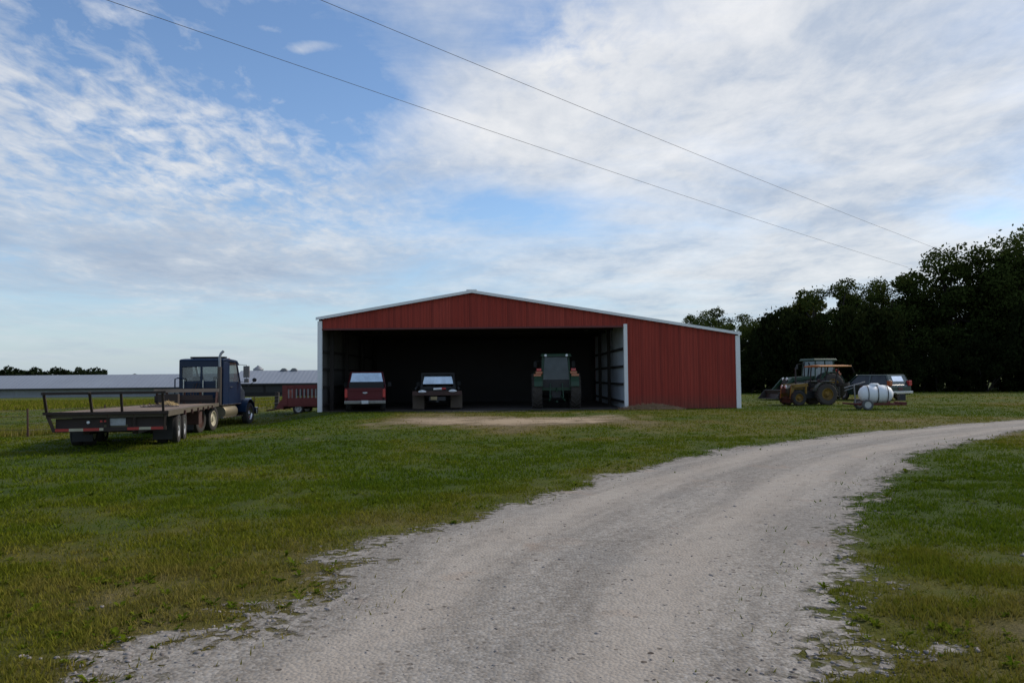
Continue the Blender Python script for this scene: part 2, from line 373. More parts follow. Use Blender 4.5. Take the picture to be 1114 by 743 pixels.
def gravel_material(name, warm=0.0, dusty=1.0):
    m = bpy.data.materials.new(name); nt = nodes_of(m)
    out = N(nt, 'ShaderNodeOutputMaterial'); b = N(nt, 'ShaderNodeBsdfPrincipled')
    geo = N(nt, 'ShaderNodeNewGeometry'); p = geo.outputs['Position']
    v = N(nt, 'ShaderNodeTexVoronoi'); v.inputs['Scale'].default_value = 42; L(nt, p, v.inputs['Vector'])
    v2 = N(nt, 'ShaderNodeTexVoronoi'); v2.inputs['Scale'].default_value = 15; L(nt, p, v2.inputs['Vector'])
    cid = N(nt, 'ShaderNodeSeparateColor'); L(nt, v.outputs['Color'], cid.inputs[0])
    cid2 = N(nt, 'ShaderNodeSeparateColor'); L(nt, v2.outputs['Color'], cid2.inputs[0])
    big = noise(nt, p, .55, 6, .62); mid = noise(nt, p, 3.2, 6, .7); fine = noise(nt, p, 90, 3, .7)
    a = N(nt, 'ShaderNodeAttribute', attribute_name='track')
    base = ramp(nt, math_(nt, 'ADD', math_(nt, 'MULTIPLY', cid.outputs[0], .75), math_(nt, 'MULTIPLY', fine, .25)),
                [(0, (.165, .146, .122)), (.45, (.30, .275, .24)), (.8, (.40, .375, .335)), (1, (.52, .495, .455))])
    dust = mixc(nt, big, (.305, .255, .205), (.43, .39, .335))
    ua = N(nt, 'ShaderNodeAttribute', attribute_name='lat'); sp = N(nt, 'ShaderNodeSeparateXYZ'); L(nt, p, sp.inputs[0])
    cv = N(nt, 'ShaderNodeCombineXYZ'); L(nt, math_(nt, 'MULTIPLY', ua.outputs['Fac'], 13), cv.inputs[0]); L(nt, math_(nt, 'MULTIPLY', math_(nt, 'ADD', sp.outputs[1], sp.outputs[0]), .22), cv.inputs[1])
    streak = noise(nt, cv.outputs[0], 1, 5, .6, .4)
    base_c = mixc(nt, math_(nt, 'MULTIPLY', math_(nt, 'SUBTRACT', streak, .40), 2.6, clamp=True), mixc(nt, .5, base.outputs[0], (.14, .118, .095)), base.outputs[0])
    tr = math_(nt, 'ADD', math_(nt, 'ADD', a.outputs['Fac'], math_(nt, 'MULTIPLY', math_(nt, 'SUBTRACT', streak, .5), 1.6)), math_(nt, 'MULTIPLY', math_(nt, 'SUBTRACT', mid, .5), 1.5), clamp=True)
    c = mixc(nt, math_(nt, 'MULTIPLY', tr, .75 * dusty), base_c, dust)
    mott = noise(nt, p, 7, 7, .78, .3)
    c = mixc(nt, math_(nt, 'MULTIPLY', math_(nt, 'SUBTRACT', mott, .47), 3.2, clamp=True), c, mixc(nt, .42, c, (.10, .088, .075)))
    c = mixc(nt, math_(nt, 'MULTIPLY', math_(nt, 'SUBTRACT', .44, mott), 3.2, clamp=True), c, mixc(nt, .35, c, (.42, .40, .37)))
    # tan clay stains
    st = math_(nt, 'MULTIPLY', math_(nt, 'SUBTRACT', noise(nt, p, 1.1, 5, .6, .6), .60), 5, clamp=True)
    c = mixc(nt, math_(nt, 'MULTIPLY', st, .65), c, (.29, .19, .125))
    # cool grey fresh stone drifts
    co = math_(nt, 'MULTIPLY', math_(nt, 'SUBTRACT', noise(nt, p, .42, 4, .6), .5), 4, clamp=True)
    c = mixc(nt, math_(nt, 'MULTIPLY', co, .45), c, (.235, .230, .218))
    # scattered dark bits
    dk = math_(nt, 'LESS_THAN', cid2.outputs[1], .10)
    dk2 = math_(nt, 'LESS_THAN', v2.outputs['Distance'], .28)
    c = mixc(nt, math_(nt, 'MULTIPLY', math_(nt, 'MULTIPLY', dk, dk2), math_(nt, 'MULTIPLY', math_(nt, 'SUBTRACT', mid, .36), 4, clamp=True)), c, (.055, .042, .033))
    sm = math_(nt, 'MULTIPLY', math_(nt, 'SUBTRACT', noise(nt, p, 2.3, 7, .72, .3), .60), 7, clamp=True)
    c = mixc(nt, math_(nt, 'MULTIPLY', sm, .55), c, (.105, .082, .066))
    if warm: c = mixc(nt, warm, c, (.40, .29, .17))
    L(nt, c, b.inputs['Base Color']); b.inputs['Roughness'].default_value = .95; b.inputs['Specular IOR Level'].default_value = .2
    bp = N(nt, 'ShaderNodeBump'); bp.inputs['Strength'].default_value = .75; bp.inputs['Distance'].default_value = .009
    hgt = math_(nt, 'ADD', math_(nt, 'MULTIPLY', v.outputs['Distance'], -1.0), math_(nt, 'MULTIPLY', mid, 1.1))
    L(nt, hgt, bp.inputs['Height']); L(nt, bp.outputs[0], b.inputs['Normal'])
    # ragged stony edge: the sheet thins out into scattered stones
    e = N(nt, 'ShaderNodeAttribute', attribute_name='edge')
    ed = math_(nt, 'ADD', e.outputs['Fac'], math_(nt, 'MULTIPLY', math_(nt, 'SUBTRACT', cid2.outputs[0], .5), .34))
    ed = math_(nt, 'ADD', ed, math_(nt, 'MULTIPLY', math_(nt, 'SUBTRACT', noise(nt, p, 9, 5, .7), .5), .6))
    al = math_(nt, 'MULTIPLY', ed, 1.0 if warm else 4.5, clamp=True)
    tp = N(nt, 'ShaderNodeBsdfTransparent'); mx = N(nt, 'ShaderNodeMixShader')
    L(nt, al, mx.inputs[0]); L(nt, tp.outputs[0], mx.inputs[1]); L(nt, b.outputs[0], mx.inputs[2]); L(nt, mx.outputs[0], out.inputs[0])
    return m

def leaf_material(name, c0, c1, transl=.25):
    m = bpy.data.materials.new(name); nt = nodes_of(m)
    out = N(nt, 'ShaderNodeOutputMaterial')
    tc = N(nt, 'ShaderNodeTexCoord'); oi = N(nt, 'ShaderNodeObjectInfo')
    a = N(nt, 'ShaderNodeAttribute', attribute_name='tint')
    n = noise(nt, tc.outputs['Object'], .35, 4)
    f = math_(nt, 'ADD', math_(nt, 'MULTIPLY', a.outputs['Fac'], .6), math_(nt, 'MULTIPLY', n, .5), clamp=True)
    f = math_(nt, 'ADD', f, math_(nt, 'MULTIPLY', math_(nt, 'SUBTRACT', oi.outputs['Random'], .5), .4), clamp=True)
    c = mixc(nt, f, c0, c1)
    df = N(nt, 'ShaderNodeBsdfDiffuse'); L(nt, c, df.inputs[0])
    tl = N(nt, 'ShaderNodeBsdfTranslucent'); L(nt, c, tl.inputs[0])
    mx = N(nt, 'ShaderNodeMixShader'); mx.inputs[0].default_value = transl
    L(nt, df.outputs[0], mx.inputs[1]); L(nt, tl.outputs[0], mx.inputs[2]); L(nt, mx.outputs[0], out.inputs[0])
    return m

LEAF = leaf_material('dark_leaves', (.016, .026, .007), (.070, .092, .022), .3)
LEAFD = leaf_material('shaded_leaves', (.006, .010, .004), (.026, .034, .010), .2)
LEAFY = leaf_material('lit_yellow_green_leaves', (.04, .052, .010), (.15, .15, .028), .35)  # lighter leaf colour stands for light caught by one treetop
LEAFFAR = leaf_material('distant_leaves', (.012, .020, .010), (.028, .040, .016), .1)
BARK = mat('bark', (.03, .024, .019), .9, 0, .4, bump=.5)

def stone_material():
    m = bpy.data.materials.new('loose_stone'); nt = nodes_of(m)
    out = N(nt, 'ShaderNodeOutputMaterial'); b = N(nt, 'ShaderNodeBsdfPrincipled'); L(nt, b.outputs[0], out.inputs[0])
    a = N(nt, 'ShaderNodeAttribute', attribute_name='tint'); geo = N(nt, 'ShaderNodeNewGeometry')
    n = noise(nt, geo.outputs['Position'], 40, 4)
    c = ramp(nt, a.outputs['Fac'], [(0, (.05, .038, .03)), (.16, (.10, .082, .07)), (.3, (.21, .19, .175)), (.7, (.30, .27, .25)), (.9, (.36, .31, .27)), (1, (.45, .43, .41))])
    L(nt, mixc(nt, math_(nt, 'MULTIPLY', n, .4), c.outputs[0], (.13, .105, .09)), b.inputs['Base Color'])
    b.inputs['Roughness'].default_value = .9
    return m

# ------------------------------------------------------------------ mesh builder
class MB:
    def __init__(s): s.v = []; s.f = []
    def add(s, vs, fs, M=None):
        o = len(s.v)
        s.v += [tuple(M @ Vector(p)) if M else tuple(p) for p in vs]
        s.f += [tuple(o + i for i in f) for f in fs]
        return s
    def box(s, c, d, rot=(0, 0, 0), taper=1.0):
        x, y, z = d[0] / 2, d[1] / 2, d[2] / 2; t = taper
        M = Matrix.Translation(c) @ Euler(rot).to_matrix().to_4x4()
        return s.add([(-x, -y, -z), (x, -y, -z), (x, y, -z), (-x, y, -z), (-x * t, -y * t, z), (x * t, -y * t, z), (x * t, y * t, z), (-x * t, y * t, z)],
                     [(3, 2, 1, 0), (4, 5, 6, 7), (0, 1, 5, 4), (1, 2, 6, 5), (2, 3, 7, 6), (3, 0, 4, 7)], M)
    def b2(s, x0, x1, y0, y1, z0, z1): return s.box(((x0 + x1) / 2, (y0 + y1) / 2, (z0 + z1) / 2), (x1 - x0, y1 - y0, z1 - z0))
    def hexa(s, p): return s.add(p, [(3, 2, 1, 0), (4, 5, 6, 7), (0, 1, 5, 4), (1, 2, 6, 5), (2, 3, 7, 6), (3, 0, 4, 7)])
    def prism(s, poly, x0, x1, axis='x', inset=None):
        """poly of (a,b): for axis x -> (y,z); y -> (x,z); z -> (x,y)"""
        n = len(poly)
        def P(a, b, t): return {'x': (t, a, b), 'y': (a, t, b), 'z': (a, b, t)}[axis]
        vs = [P(a, b, x0) for a, b in poly] + [P(a, b, x1) for a, b in poly]
        fs = [tuple(range(n - 1, -1, -1)), tuple(range(n, 2 * n))] + [(i, (i + 1) % n, n + (i + 1) % n, n + i) for i in range(n)]
        return s.add(vs, fs)
    def tube(s, pts, r, n=8, cap=True):
        pts = [Vector(p) for p in pts]; vs = []; fs = []
        rr = r if isinstance(r, (list, tuple)) else [r] * len(pts)
        up = None
        for i, p in enumerate(pts):
            t = (pts[min(i + 1, len(pts) - 1)] - pts[max(i - 1, 0)]).normalized()
            if up is None:
                up = Vector((0, 0, 1)) if abs(t.z) < .9 else Vector((1, 0, 0))
            a = t.cross(up).normalized(); b = a.cross(t).normalized(); up = b
            for k in range(n):
                th = 2 * PI * k / n
                vs.append(p + (a * math.cos(th) + b * math.sin(th)) * rr[i])
        for i in range(len(pts) - 1):
            for k in range(n):
                fs.append((i * n + k, i * n + (k + 1) % n, (i + 1) * n + (k + 1) % n, (i + 1) * n + k))
        if cap:
            fs.append(tuple(range(n - 1, -1, -1))); fs.append(tuple(range((len(pts) - 1) * n, len(pts) * n)))
        return s.add(vs, fs)
    def lathe(s, prof, c=(0, 0, 0), axis='x', n=28, closed=False):
        vs = []; fs = []; m = len(prof)
        for k in range(n):
            th = 2 * PI * k / n; co, si = math.cos(th), math.sin(th)
            for a, r in prof:
                p = {'x': (a, r * co, r * si), 'y': (r * co, a, r * si), 'z': (r * co, r * si, a)}[axis]
                vs.append((p[0] + c[0], p[1] + c[1], p[2] + c[2]))
        for k in range(n):
            k2 = (k + 1) % n
            for j in range(m if closed else m - 1):
                j2 = (j + 1) % m
                fs.append((k * m + j, k * m + j2, k2 * m + j2, k2 * m + j))
        if not closed:
            fs.append(tuple(k * m for k in range(n - 1, -1, -1))); fs.append(tuple(k * m + m - 1 for k in range(n)))
        return s.add(vs, fs)
    def build(s, name, m, parent=None, smooth=None, bevel=0):
        me = bpy.data.meshes.new(name); me.from_pydata(s.v, [], s.f)
        me.validate(); me.update()
        import bmesh
        bm = bmesh.new(); bm.from_mesh(me); bmesh.ops.recalc_face_normals(bm, faces=bm.faces); bm.to_mesh(me); bm.free()
        me.materials.append(m)
        if smooth is not None:
            me.polygons.foreach_set('use_smooth', [True] * len(me.polygons))
            try: me.set_sharp_from_angle(angle=R(smooth))
            except Exception: pass
        o = bpy.data.objects.new(name, me); COL.objects.link(o)
        if bevel:
            b = o.modifiers.new('bevel', 'BEVEL'); b.width = bevel; b.segments = 2; b.limit_method = 'ANGLE'; b.angle_limit = R(40)
        if parent: o.parent = parent
        return o

def thing(name, label, cat, loc=(0, 0, 0), rz=0, group=None, rx=0):
    o = bpy.data.objects.new(name, None); COL.objects.link(o)
    o.location = loc; o.rotation_euler = (rx, 0, rz); o.empty_display_size = .2
    o['label'] = label; o['category'] = cat
    if group: o['group'] = group
    return o

def tag(o, label=None, cat=None, group=None, kind=None):
    if label: o['label'] = label
    if cat: o['category'] = cat
    if group: o['group'] = group
    if kind: o['kind'] = kind
    return o

def dup(root, loc, rz=0, scale=1, label=None, group=None):
    r = root.copy(); COL.objects.link(r); r.location = loc; r.rotation_euler = (0, 0, rz)
    r.scale = (scale,) * 3 if not isinstance(scale, (tuple, list)) else scale
    if label: r['label'] = label
    if group: r['group'] = group
    for ch in list(root.children):
        c = ch.copy(); COL.objects.link(c); c.parent = r
        for g in list(ch.children):
            d = g.copy(); COL.objects.link(d); d.parent = c
    return r

def np_mesh(name, verts, faces_flat, nper, m, attrs=None, smooth=False):
    me = bpy.data.meshes.new(name)
    nv = len(verts); nf = len(faces_flat) // nper
    me.vertices.add(nv); me.vertices.foreach_set('co', np.ascontiguousarray(verts, np.float32).ravel())
    me.loops.add(nf * nper); me.loops.foreach_set('vertex_index', np.ascontiguousarray(faces_flat, np.int32))
    me.polygons.add(nf); me.polygons.foreach_set('loop_start', np.arange(0, nf * nper, nper, dtype=np.int32))
    try: me.polygons.foreach_set('loop_total', np.full(nf, nper, np.int32))
    except Exception: pass
    me.update(calc_edges=True)
    if smooth: me.polygons.foreach_set('use_smooth', [True] * nf)
    for k, a in (attrs or {}).items():
        at_ = me.attributes.new(k, 'FLOAT', 'POINT'); at_.data.foreach_set('value', np.ascontiguousarray(a, np.float32))
    me.materials.append(m)
    o = bpy.data.objects.new(name, me); COL.objects.link(o)
    return o

# ------------------------------------------------------------------ ground
def axis_coords(breaks):
    out = []
    for a, b, st in breaks:
        out += list(np.arange(a, b, st))
    out.append(breaks[-1][1])
    return np.array(out)

def grid_obj(name, xs, ys, m, attr_f, zoff=0, keep=None):
    X, Y = np.meshgrid(xs, ys); Z = height(X, Y) + zoff
    nx, ny = len(xs), len(ys)
    V = np.stack([X.ravel(), Y.ravel(), Z.ravel()], 1)
    i = np.arange((nx - 1) * (ny - 1)); r = i // (nx - 1); c = i % (nx - 1)
    q = np.stack([r * nx + c, r * nx + c + 1, (r + 1) * nx + c + 1, (r + 1) * nx + c], 1)
    at_ = {k: f(X, Y).ravel() for k, f in attr_f.items()}
    if keep is not None:
        kv = keep(at_)
        ok = kv[q].any(1); q = q[ok]
        used = np.unique(q); rem = np.zeros(len(V), np.int64); rem[used] = np.arange(len(used))
        q = rem[q]; V = V[used]; at_ = {k: a[used] for k, a in at_.items()}
    return np_mesh(name, V, q.ravel(), 4, m, at_, True)

gx = axis_coords([(-900, -300, 60), (-300, -100, 20), (-100, -40, 5), (-40, -16, 1.2), (-16, 16, .35), (16, 40, 1.2), (40, 120, 6), (120, 400, 30), (400, 900, 100)])
gy = axis_coords([(-80, -10, 5), (-10, 2, 1), (2, 40, .35), (40, 60, 1), (60, 120, 3), (120, 240, 8), (240, 500, 20), (500, 1400, 100)])
g = grid_obj('ground', gx, gy, ground_material(), {'dry': dryness})
tag(g, kind='structure')

def lateral(x, y):
    dl = pl_dist(x, y, ROAD_L); dr = pl_dist(x, y, ROAD_R)
    u = dl / np.maximum(dl + dr, .1)
    t = np.exp(-((u - .27) / .10) ** 2) + np.exp(-((u - .70) / .10) ** 2)
    return np.where(in_poly(x, y, ROAD_POLY), t * 1.0 + .02, 0)

def lat_u(x, y):
    dl = pl_dist(x, y, ROAD_L); dr = pl_dist(x, y, ROAD_R)
    return dl / np.maximum(dl + dr, .1)
GRAVEL = gravel_material('crushed_gravel')
rd = None
parts_ = []
for (xb, yb) in [((-8, 9, .09), (2.2, 10, .09)), ((-4, 16, .16), (10, 20, .16)), ((2, 62, .5), (20, 48, .5)), ((-9, 6, .5), (-14, 2.2, .3))]:
    parts_.append((np.append(np.arange(xb[0], xb[1], xb[2]), xb[1]), np.append(np.arange(yb[0], yb[1], yb[2]), yb[1])))
objs = [grid_obj('gravel_road', a, b, GRAVEL, {'edge': road_mask, 'track': lateral, 'lat': lat_u}, .004, lambda A: A['edge'] > -.45) for a, b in parts_]
import bmesh
base = objs[0]
bm = bmesh.new()
vals = []
for o in objs:
    bm.from_mesh(o.data)
bm.to_mesh(base.data); bm.free()
for o in objs[1:]:
    me = o.data; bpy.data.objects.remove(o); bpy.data.meshes.remove(me)
base.name = 'gravel_road'; tag(base, kind='structure')

ap = grid_obj('gravel_apron', np.arange(-10, 13, .25), np.arange(20, 37.6, .25), gravel_material('tan_apron_gravel', .7), {'edge': apron_mask, 'track': lambda x, y: x * 0 + .3}, .01, lambda A: A['edge'] > -.45)
tag(ap, kind='structure')

# ------------------------------------------------------------------ grass blades (uncountable)
def shed_zone(x, y):
    return (x > -9.4) & (x < 11.0) & (y > 37.0) & (y < 52)

def make_grass():
    Vs, Fs, D, T = [], [], [], []
    off = 0
    for (d0, d1, dens, h0, h1, w) in [(3.4, 7, 3400, .018, .058, .0065), (7, 12, 1500, .02, .055, .009), (12, 20, 430, .02, .06, .015), (20, 40, 90, .02, .055, .026), (40, 75, 8, .03, .08, .05)]:
        area = .5 * 1.44 * (d1 ** 2 - d0 ** 2)
        n = int(area * dens)
        y = np.sqrt(RNG.uniform(d0 ** 2, d1 ** 2, n)); x = RNG.uniform(-.72, .72, n) * y
        rm = road_mask(x, y); am = apron_mask(x, y)
        dr = dryness(x, y)
        p = np.where(rm > .05, .015 * (rm < .8), np.where(rm > -.25, .5, 1.0)) * np.where(am > 0, .12, 1) * np.where(dr > .85, .45, 1)
        clump = fbm(x * 2.3, y * 2.3, 77)
        p = p * np.clip((clump - .25) * 2.6, .12, 1) * ~shed_zone(x, y)
        k = RNG.uniform(size=n) < p
        x, y, dr, clump, rm = x[k], y[k], dr[k], clump[k], rm[k]; n = len(x)
        z = height(x, y)
        h = RNG.uniform(h0, h1, n) * (.55 + .9 * clump) * np.where(rm > -.5, .8, 1)
        # taller rough strip under the fence and by the far field
        th = RNG.uniform(0, 2 * PI, n); ww = w * RNG.uniform(.6, 1.3, n)
        ld = RNG.uniform(0, 2 * PI, n); ln = h * RNG.uniform(.1, 1.1, n)
        a = np.stack([x - np.cos(th) * ww, y - np.sin(th) * ww, z - .005], 1)
        b = np.stack([x + np.cos(th) * ww, y + np.sin(th) * ww, z - .005], 1)
        c = np.stack([x + np.cos(ld) * ln, y + np.sin(ld) * ln, z + h], 1)
        Vs.append(np.stack([a, b, c], 1).reshape(-1, 3)); D.append(np.repeat(dr, 3))
        tt = np.clip(RNG.normal(.45 - .12 * (d0 > 18), .22 - .08 * (d0 > 18), n), 0, 1); T.append(np.stack([tt * .2, tt * .2, tt], 1).ravel())
        off += n * 3
    V = np.concatenate(Vs)
    o = np_mesh('grass', V, np.arange(len(V)), 3, blade_material(), {'dry': np.concatenate(D), 'tint': np.concatenate(T)})
    tag(o, 'short rough mown grass, green to straw yellow, covering the meadow', 'grass', kind='stuff')
make_grass()

def make_tall(name, label, xs, ys, hts, w, drys):
    n = len(xs); z = height(xs, ys)
    th = RNG.uniform(0, 2 * PI, n); ld = RNG.uniform(0, 2 * PI, n); ln = hts * RNG.uniform(.05, .6, n)
    a = np.stack([xs - np.cos(th) * w, ys - np.sin(th) * w, z - .01], 1)
    b = np.stack([xs + np.cos(th) * w, ys + np.sin(th) * w, z - .01], 1)
    c = np.stack([xs + np.cos(ld) * ln, ys + np.sin(ld) * ln, z + hts], 1)
    V = np.stack([a, b, c], 1).reshape(-1, 3)
    tt = np.clip(RNG.normal(.45, .25, n), 0, 1)
    o = np_mesh(name, V, np.arange(len(V)), 3, bpy.data.materials['grass_blades'], {'dry': np.repeat(drys, 3), 'tint': np.stack([tt * .3, tt * .3, tt], 1).ravel()})
    return tag(o, label, 'grass', kind='stuff')

def make_weeds():
    V, D, T = [], [], []
    rng = np.random.default_rng(31)
    n = 2600
    y = 3.6 * np.exp(rng.uniform(0, 1, n) * math.log(6)); x = rng.uniform(-.72, .72, n) * y
    rm = road_mask(x, y); ok = (rm < .12) & (fbm(x * .8, y * .8, 64) > .47) & ((rm > -2.2) | (rng.uniform(size=n) < .3)); x, y = x[ok], y[ok]
    z = height(x, y)
    for i in range(len(x)):
        k = rng.integers(5, 11); sz = rng.uniform(.018, .05) * (1 + y[i] * .04); dd = rng.uniform(0, .35); 
        for q in range(k):
            a = rng.uniform(0, 6.28); l = sz * rng.uniform(.6, 1.2); w_ = l * rng.uniform(.16, .3); up = rng.uniform(.15, .9) * l
            ca, sa = math.cos(a), math.sin(a)
            V += [(x[i], y[i], z[i]), (x[i] + ca * l * .55 - sa * w_, y[i] + sa * l * .55 + ca * w_, z[i] + up * .8), (x[i] + ca * l, y[i] + sa * l, z[i] + up * .85), (x[i] + ca * l * .55 + sa * w_, y[i] + sa * l * .55 - ca * w_, z[i] + up * .8)]
            t_ = rng.uniform(0, .7); D += [dd] * 4; T += [t_] * 4
    o = np_mesh('weeds', np.array(V), np.arange(len(V)), 4, bpy.data.materials['grass_blades'], {'dry': D, 'tint': T})
    tag(o, 'low broad leaved weeds dotted along the ragged edges of the gravel track', 'weeds', kind='stuff')
make_weeds()

# rough unmown strip along the wire fence
n = 9000
fx = RNG.uniform(-32, -12.5, n); fy = 29.6 + (fx + 15) * -.06 + RNG.normal(0, .5, n) + sst(fx, -20, -12) * 8
make_tall('fence_grass', 'rough brown unmown grass along the wire fence', fx, fy, RNG.uniform(.1, .4, n), .014, RNG.uniform(.45, 1.0, n))
n = 26000
fy = RNG.uniform(58, 130, n); fx = -(.28 + RNG.uniform(0, 1, n) ** .8 * .5) * fy
make_tall('hay_field', 'yellowish hay grass in the far field before the long sheds', fx, fy, RNG.uniform(.1, .34, n), .06, RNG.uniform(.35, .8, n))

# ------------------------------------------------------------------ loose stones
ico = None
def make_stones():
    bm = bmesh.new(); bmesh.ops.create_icosphere(bm, subdivisions=1, radius=1)
    bv = np.array([v.co[:] for v in bm.verts]); bf = np.array([[v.index for v in f.verts] for f in bm.faces]); bm.free()
    n = 26000
    y = 3.3 * np.exp(RNG.uniform(0, 1, n) * math.log(6.5)); x = RNG.uniform(-.7, .7, n) * y
    rm = road_mask(x, y)
    edge = np.exp(-((rm - .08) / .22) ** 2)
    p = np.where(rm > 0, .10 + .75 * edge, .8 * edge)
    k = RNG.uniform(size=n) < p
    x, y, rm = x[k], y[k], rm[k]; n = len(x)
    s = np.exp(RNG.normal(math.log(.008), .42, n)) * (.8 + y * .03)
    # pale rocks of the stony patches on the right
    for (cx, cy, rx, ry, m_) in [(4.5, 6.75, .8, .25, 200), (2.6, 4.45, .5, .2, 90), (3.4, 5.0, .6, .25, 90), (-2.6, 5.2, .9, .6, 160), (2.45, 5.6, .3, .6, 60)]:
        x = np.append(x, RNG.normal(cx, rx * .8, m_)); y = np.append(y, RNG.normal(cy, ry, m_)); s = np.append(s, np.exp(RNG.normal(math.log(.012), .4, m_)))
    ks = road_mask(x, y) > -.12; x, y, s = x[ks], y[ks], s[ks]
    # dark clods on the track
    m_ = 170
    yy = 4 + 16 * RNG.uniform(0, 1, m_) ** 1.3; xx = RNG.uniform(-.3, .55, m_) * yy + .3
    kk = road_mask(xx, yy) > .2
    xx, yy = xx[kk], yy[kk]
    nd = len(xx)
    x = np.append(x, xx); y = np.append(y, yy); s = np.append(s, np.exp(RNG.normal(math.log(.0095), .45, nd)) * (.7 + yy * .008))
    n = len(x); s = np.minimum(s, .021)
    tint = RNG.uniform(.15, .85, n); tint[-nd:] = RNG.uniform(0, .12, nd)
    z = height(x, y) + .003
    jit = RNG.uniform(.65, 1.25, (n, len(bv), 1))
    sc = np.stack([RNG.uniform(.8, 1.5, n), RNG.uniform(.7, 1.2, n), RNG.uniform(.35, .75, n)], 1) * s[:, None]
    P = bv[None] * jit * sc[:, None, :]
    th = RNG.uniform(0, 2 * PI, n); c, si = np.cos(th)[:, None], np.sin(th)[:, None]
    Q = np.stack([P[..., 0] * c - P[..., 1] * si + x[:, None], P[..., 0] * si + P[..., 1] * c + y[:, None], P[..., 2] + z[:, None] + s[:, None] * .02], -1)
    F = bf[None] + (np.arange(n) * len(bv))[:, None, None]
    o = np_mesh('gravel_stones', Q.reshape(-1, 3), F.ravel(), 3, stone_material(), {'tint': np.repeat(tint, len(bv))})
    tag(o, 'loose stones and dark clods scattered on and along the gravel track', 'stones', kind='stuff')
make_stones()

# ------------------------------------------------------------------ the shed
XL, XO, XR, XRG, YF, YB = -9.29, 5.44, 10.88, -1.92, 37.7, 51.7
ZR, SL, ZH = 5.72, .167, 3.98
def roof_z(x): return ZR - SL * abs(x - XRG)

def corrugated(mb, u0, u1, zb, zt, plane, along='x', side=-1, pitch=.305, rib=.028):
    us = []
    k0 = math.floor(u0 / pitch)
    u = k0 * pitch
    while u < u1 + pitch:
        for du, r in ((0, 0), (.025, 1), (.06, 1), (.085, 0), (.185, 0), (.195, .3), (.205, 0)):
            if u0 <= u + du <= u1: us.append((u + du, r))
        u += pitch
    us = [(u0, 0)] + us + [(u1, 0)]
    vs = []; fs = []
    for u, r in us:
        o = plane + side * rib * r
        for z in (zb(u) if callable(zb) else zb, zt(u) if callable(zt) else zt):
            vs.append((u, o, z) if along == 'x' else (o, u, z))
    for i in range(len(us) - 1): fs.append((2 * i, 2 * i + 2, 2 * i + 3, 2 * i + 1))
    mb.add(vs, fs)
    return mb

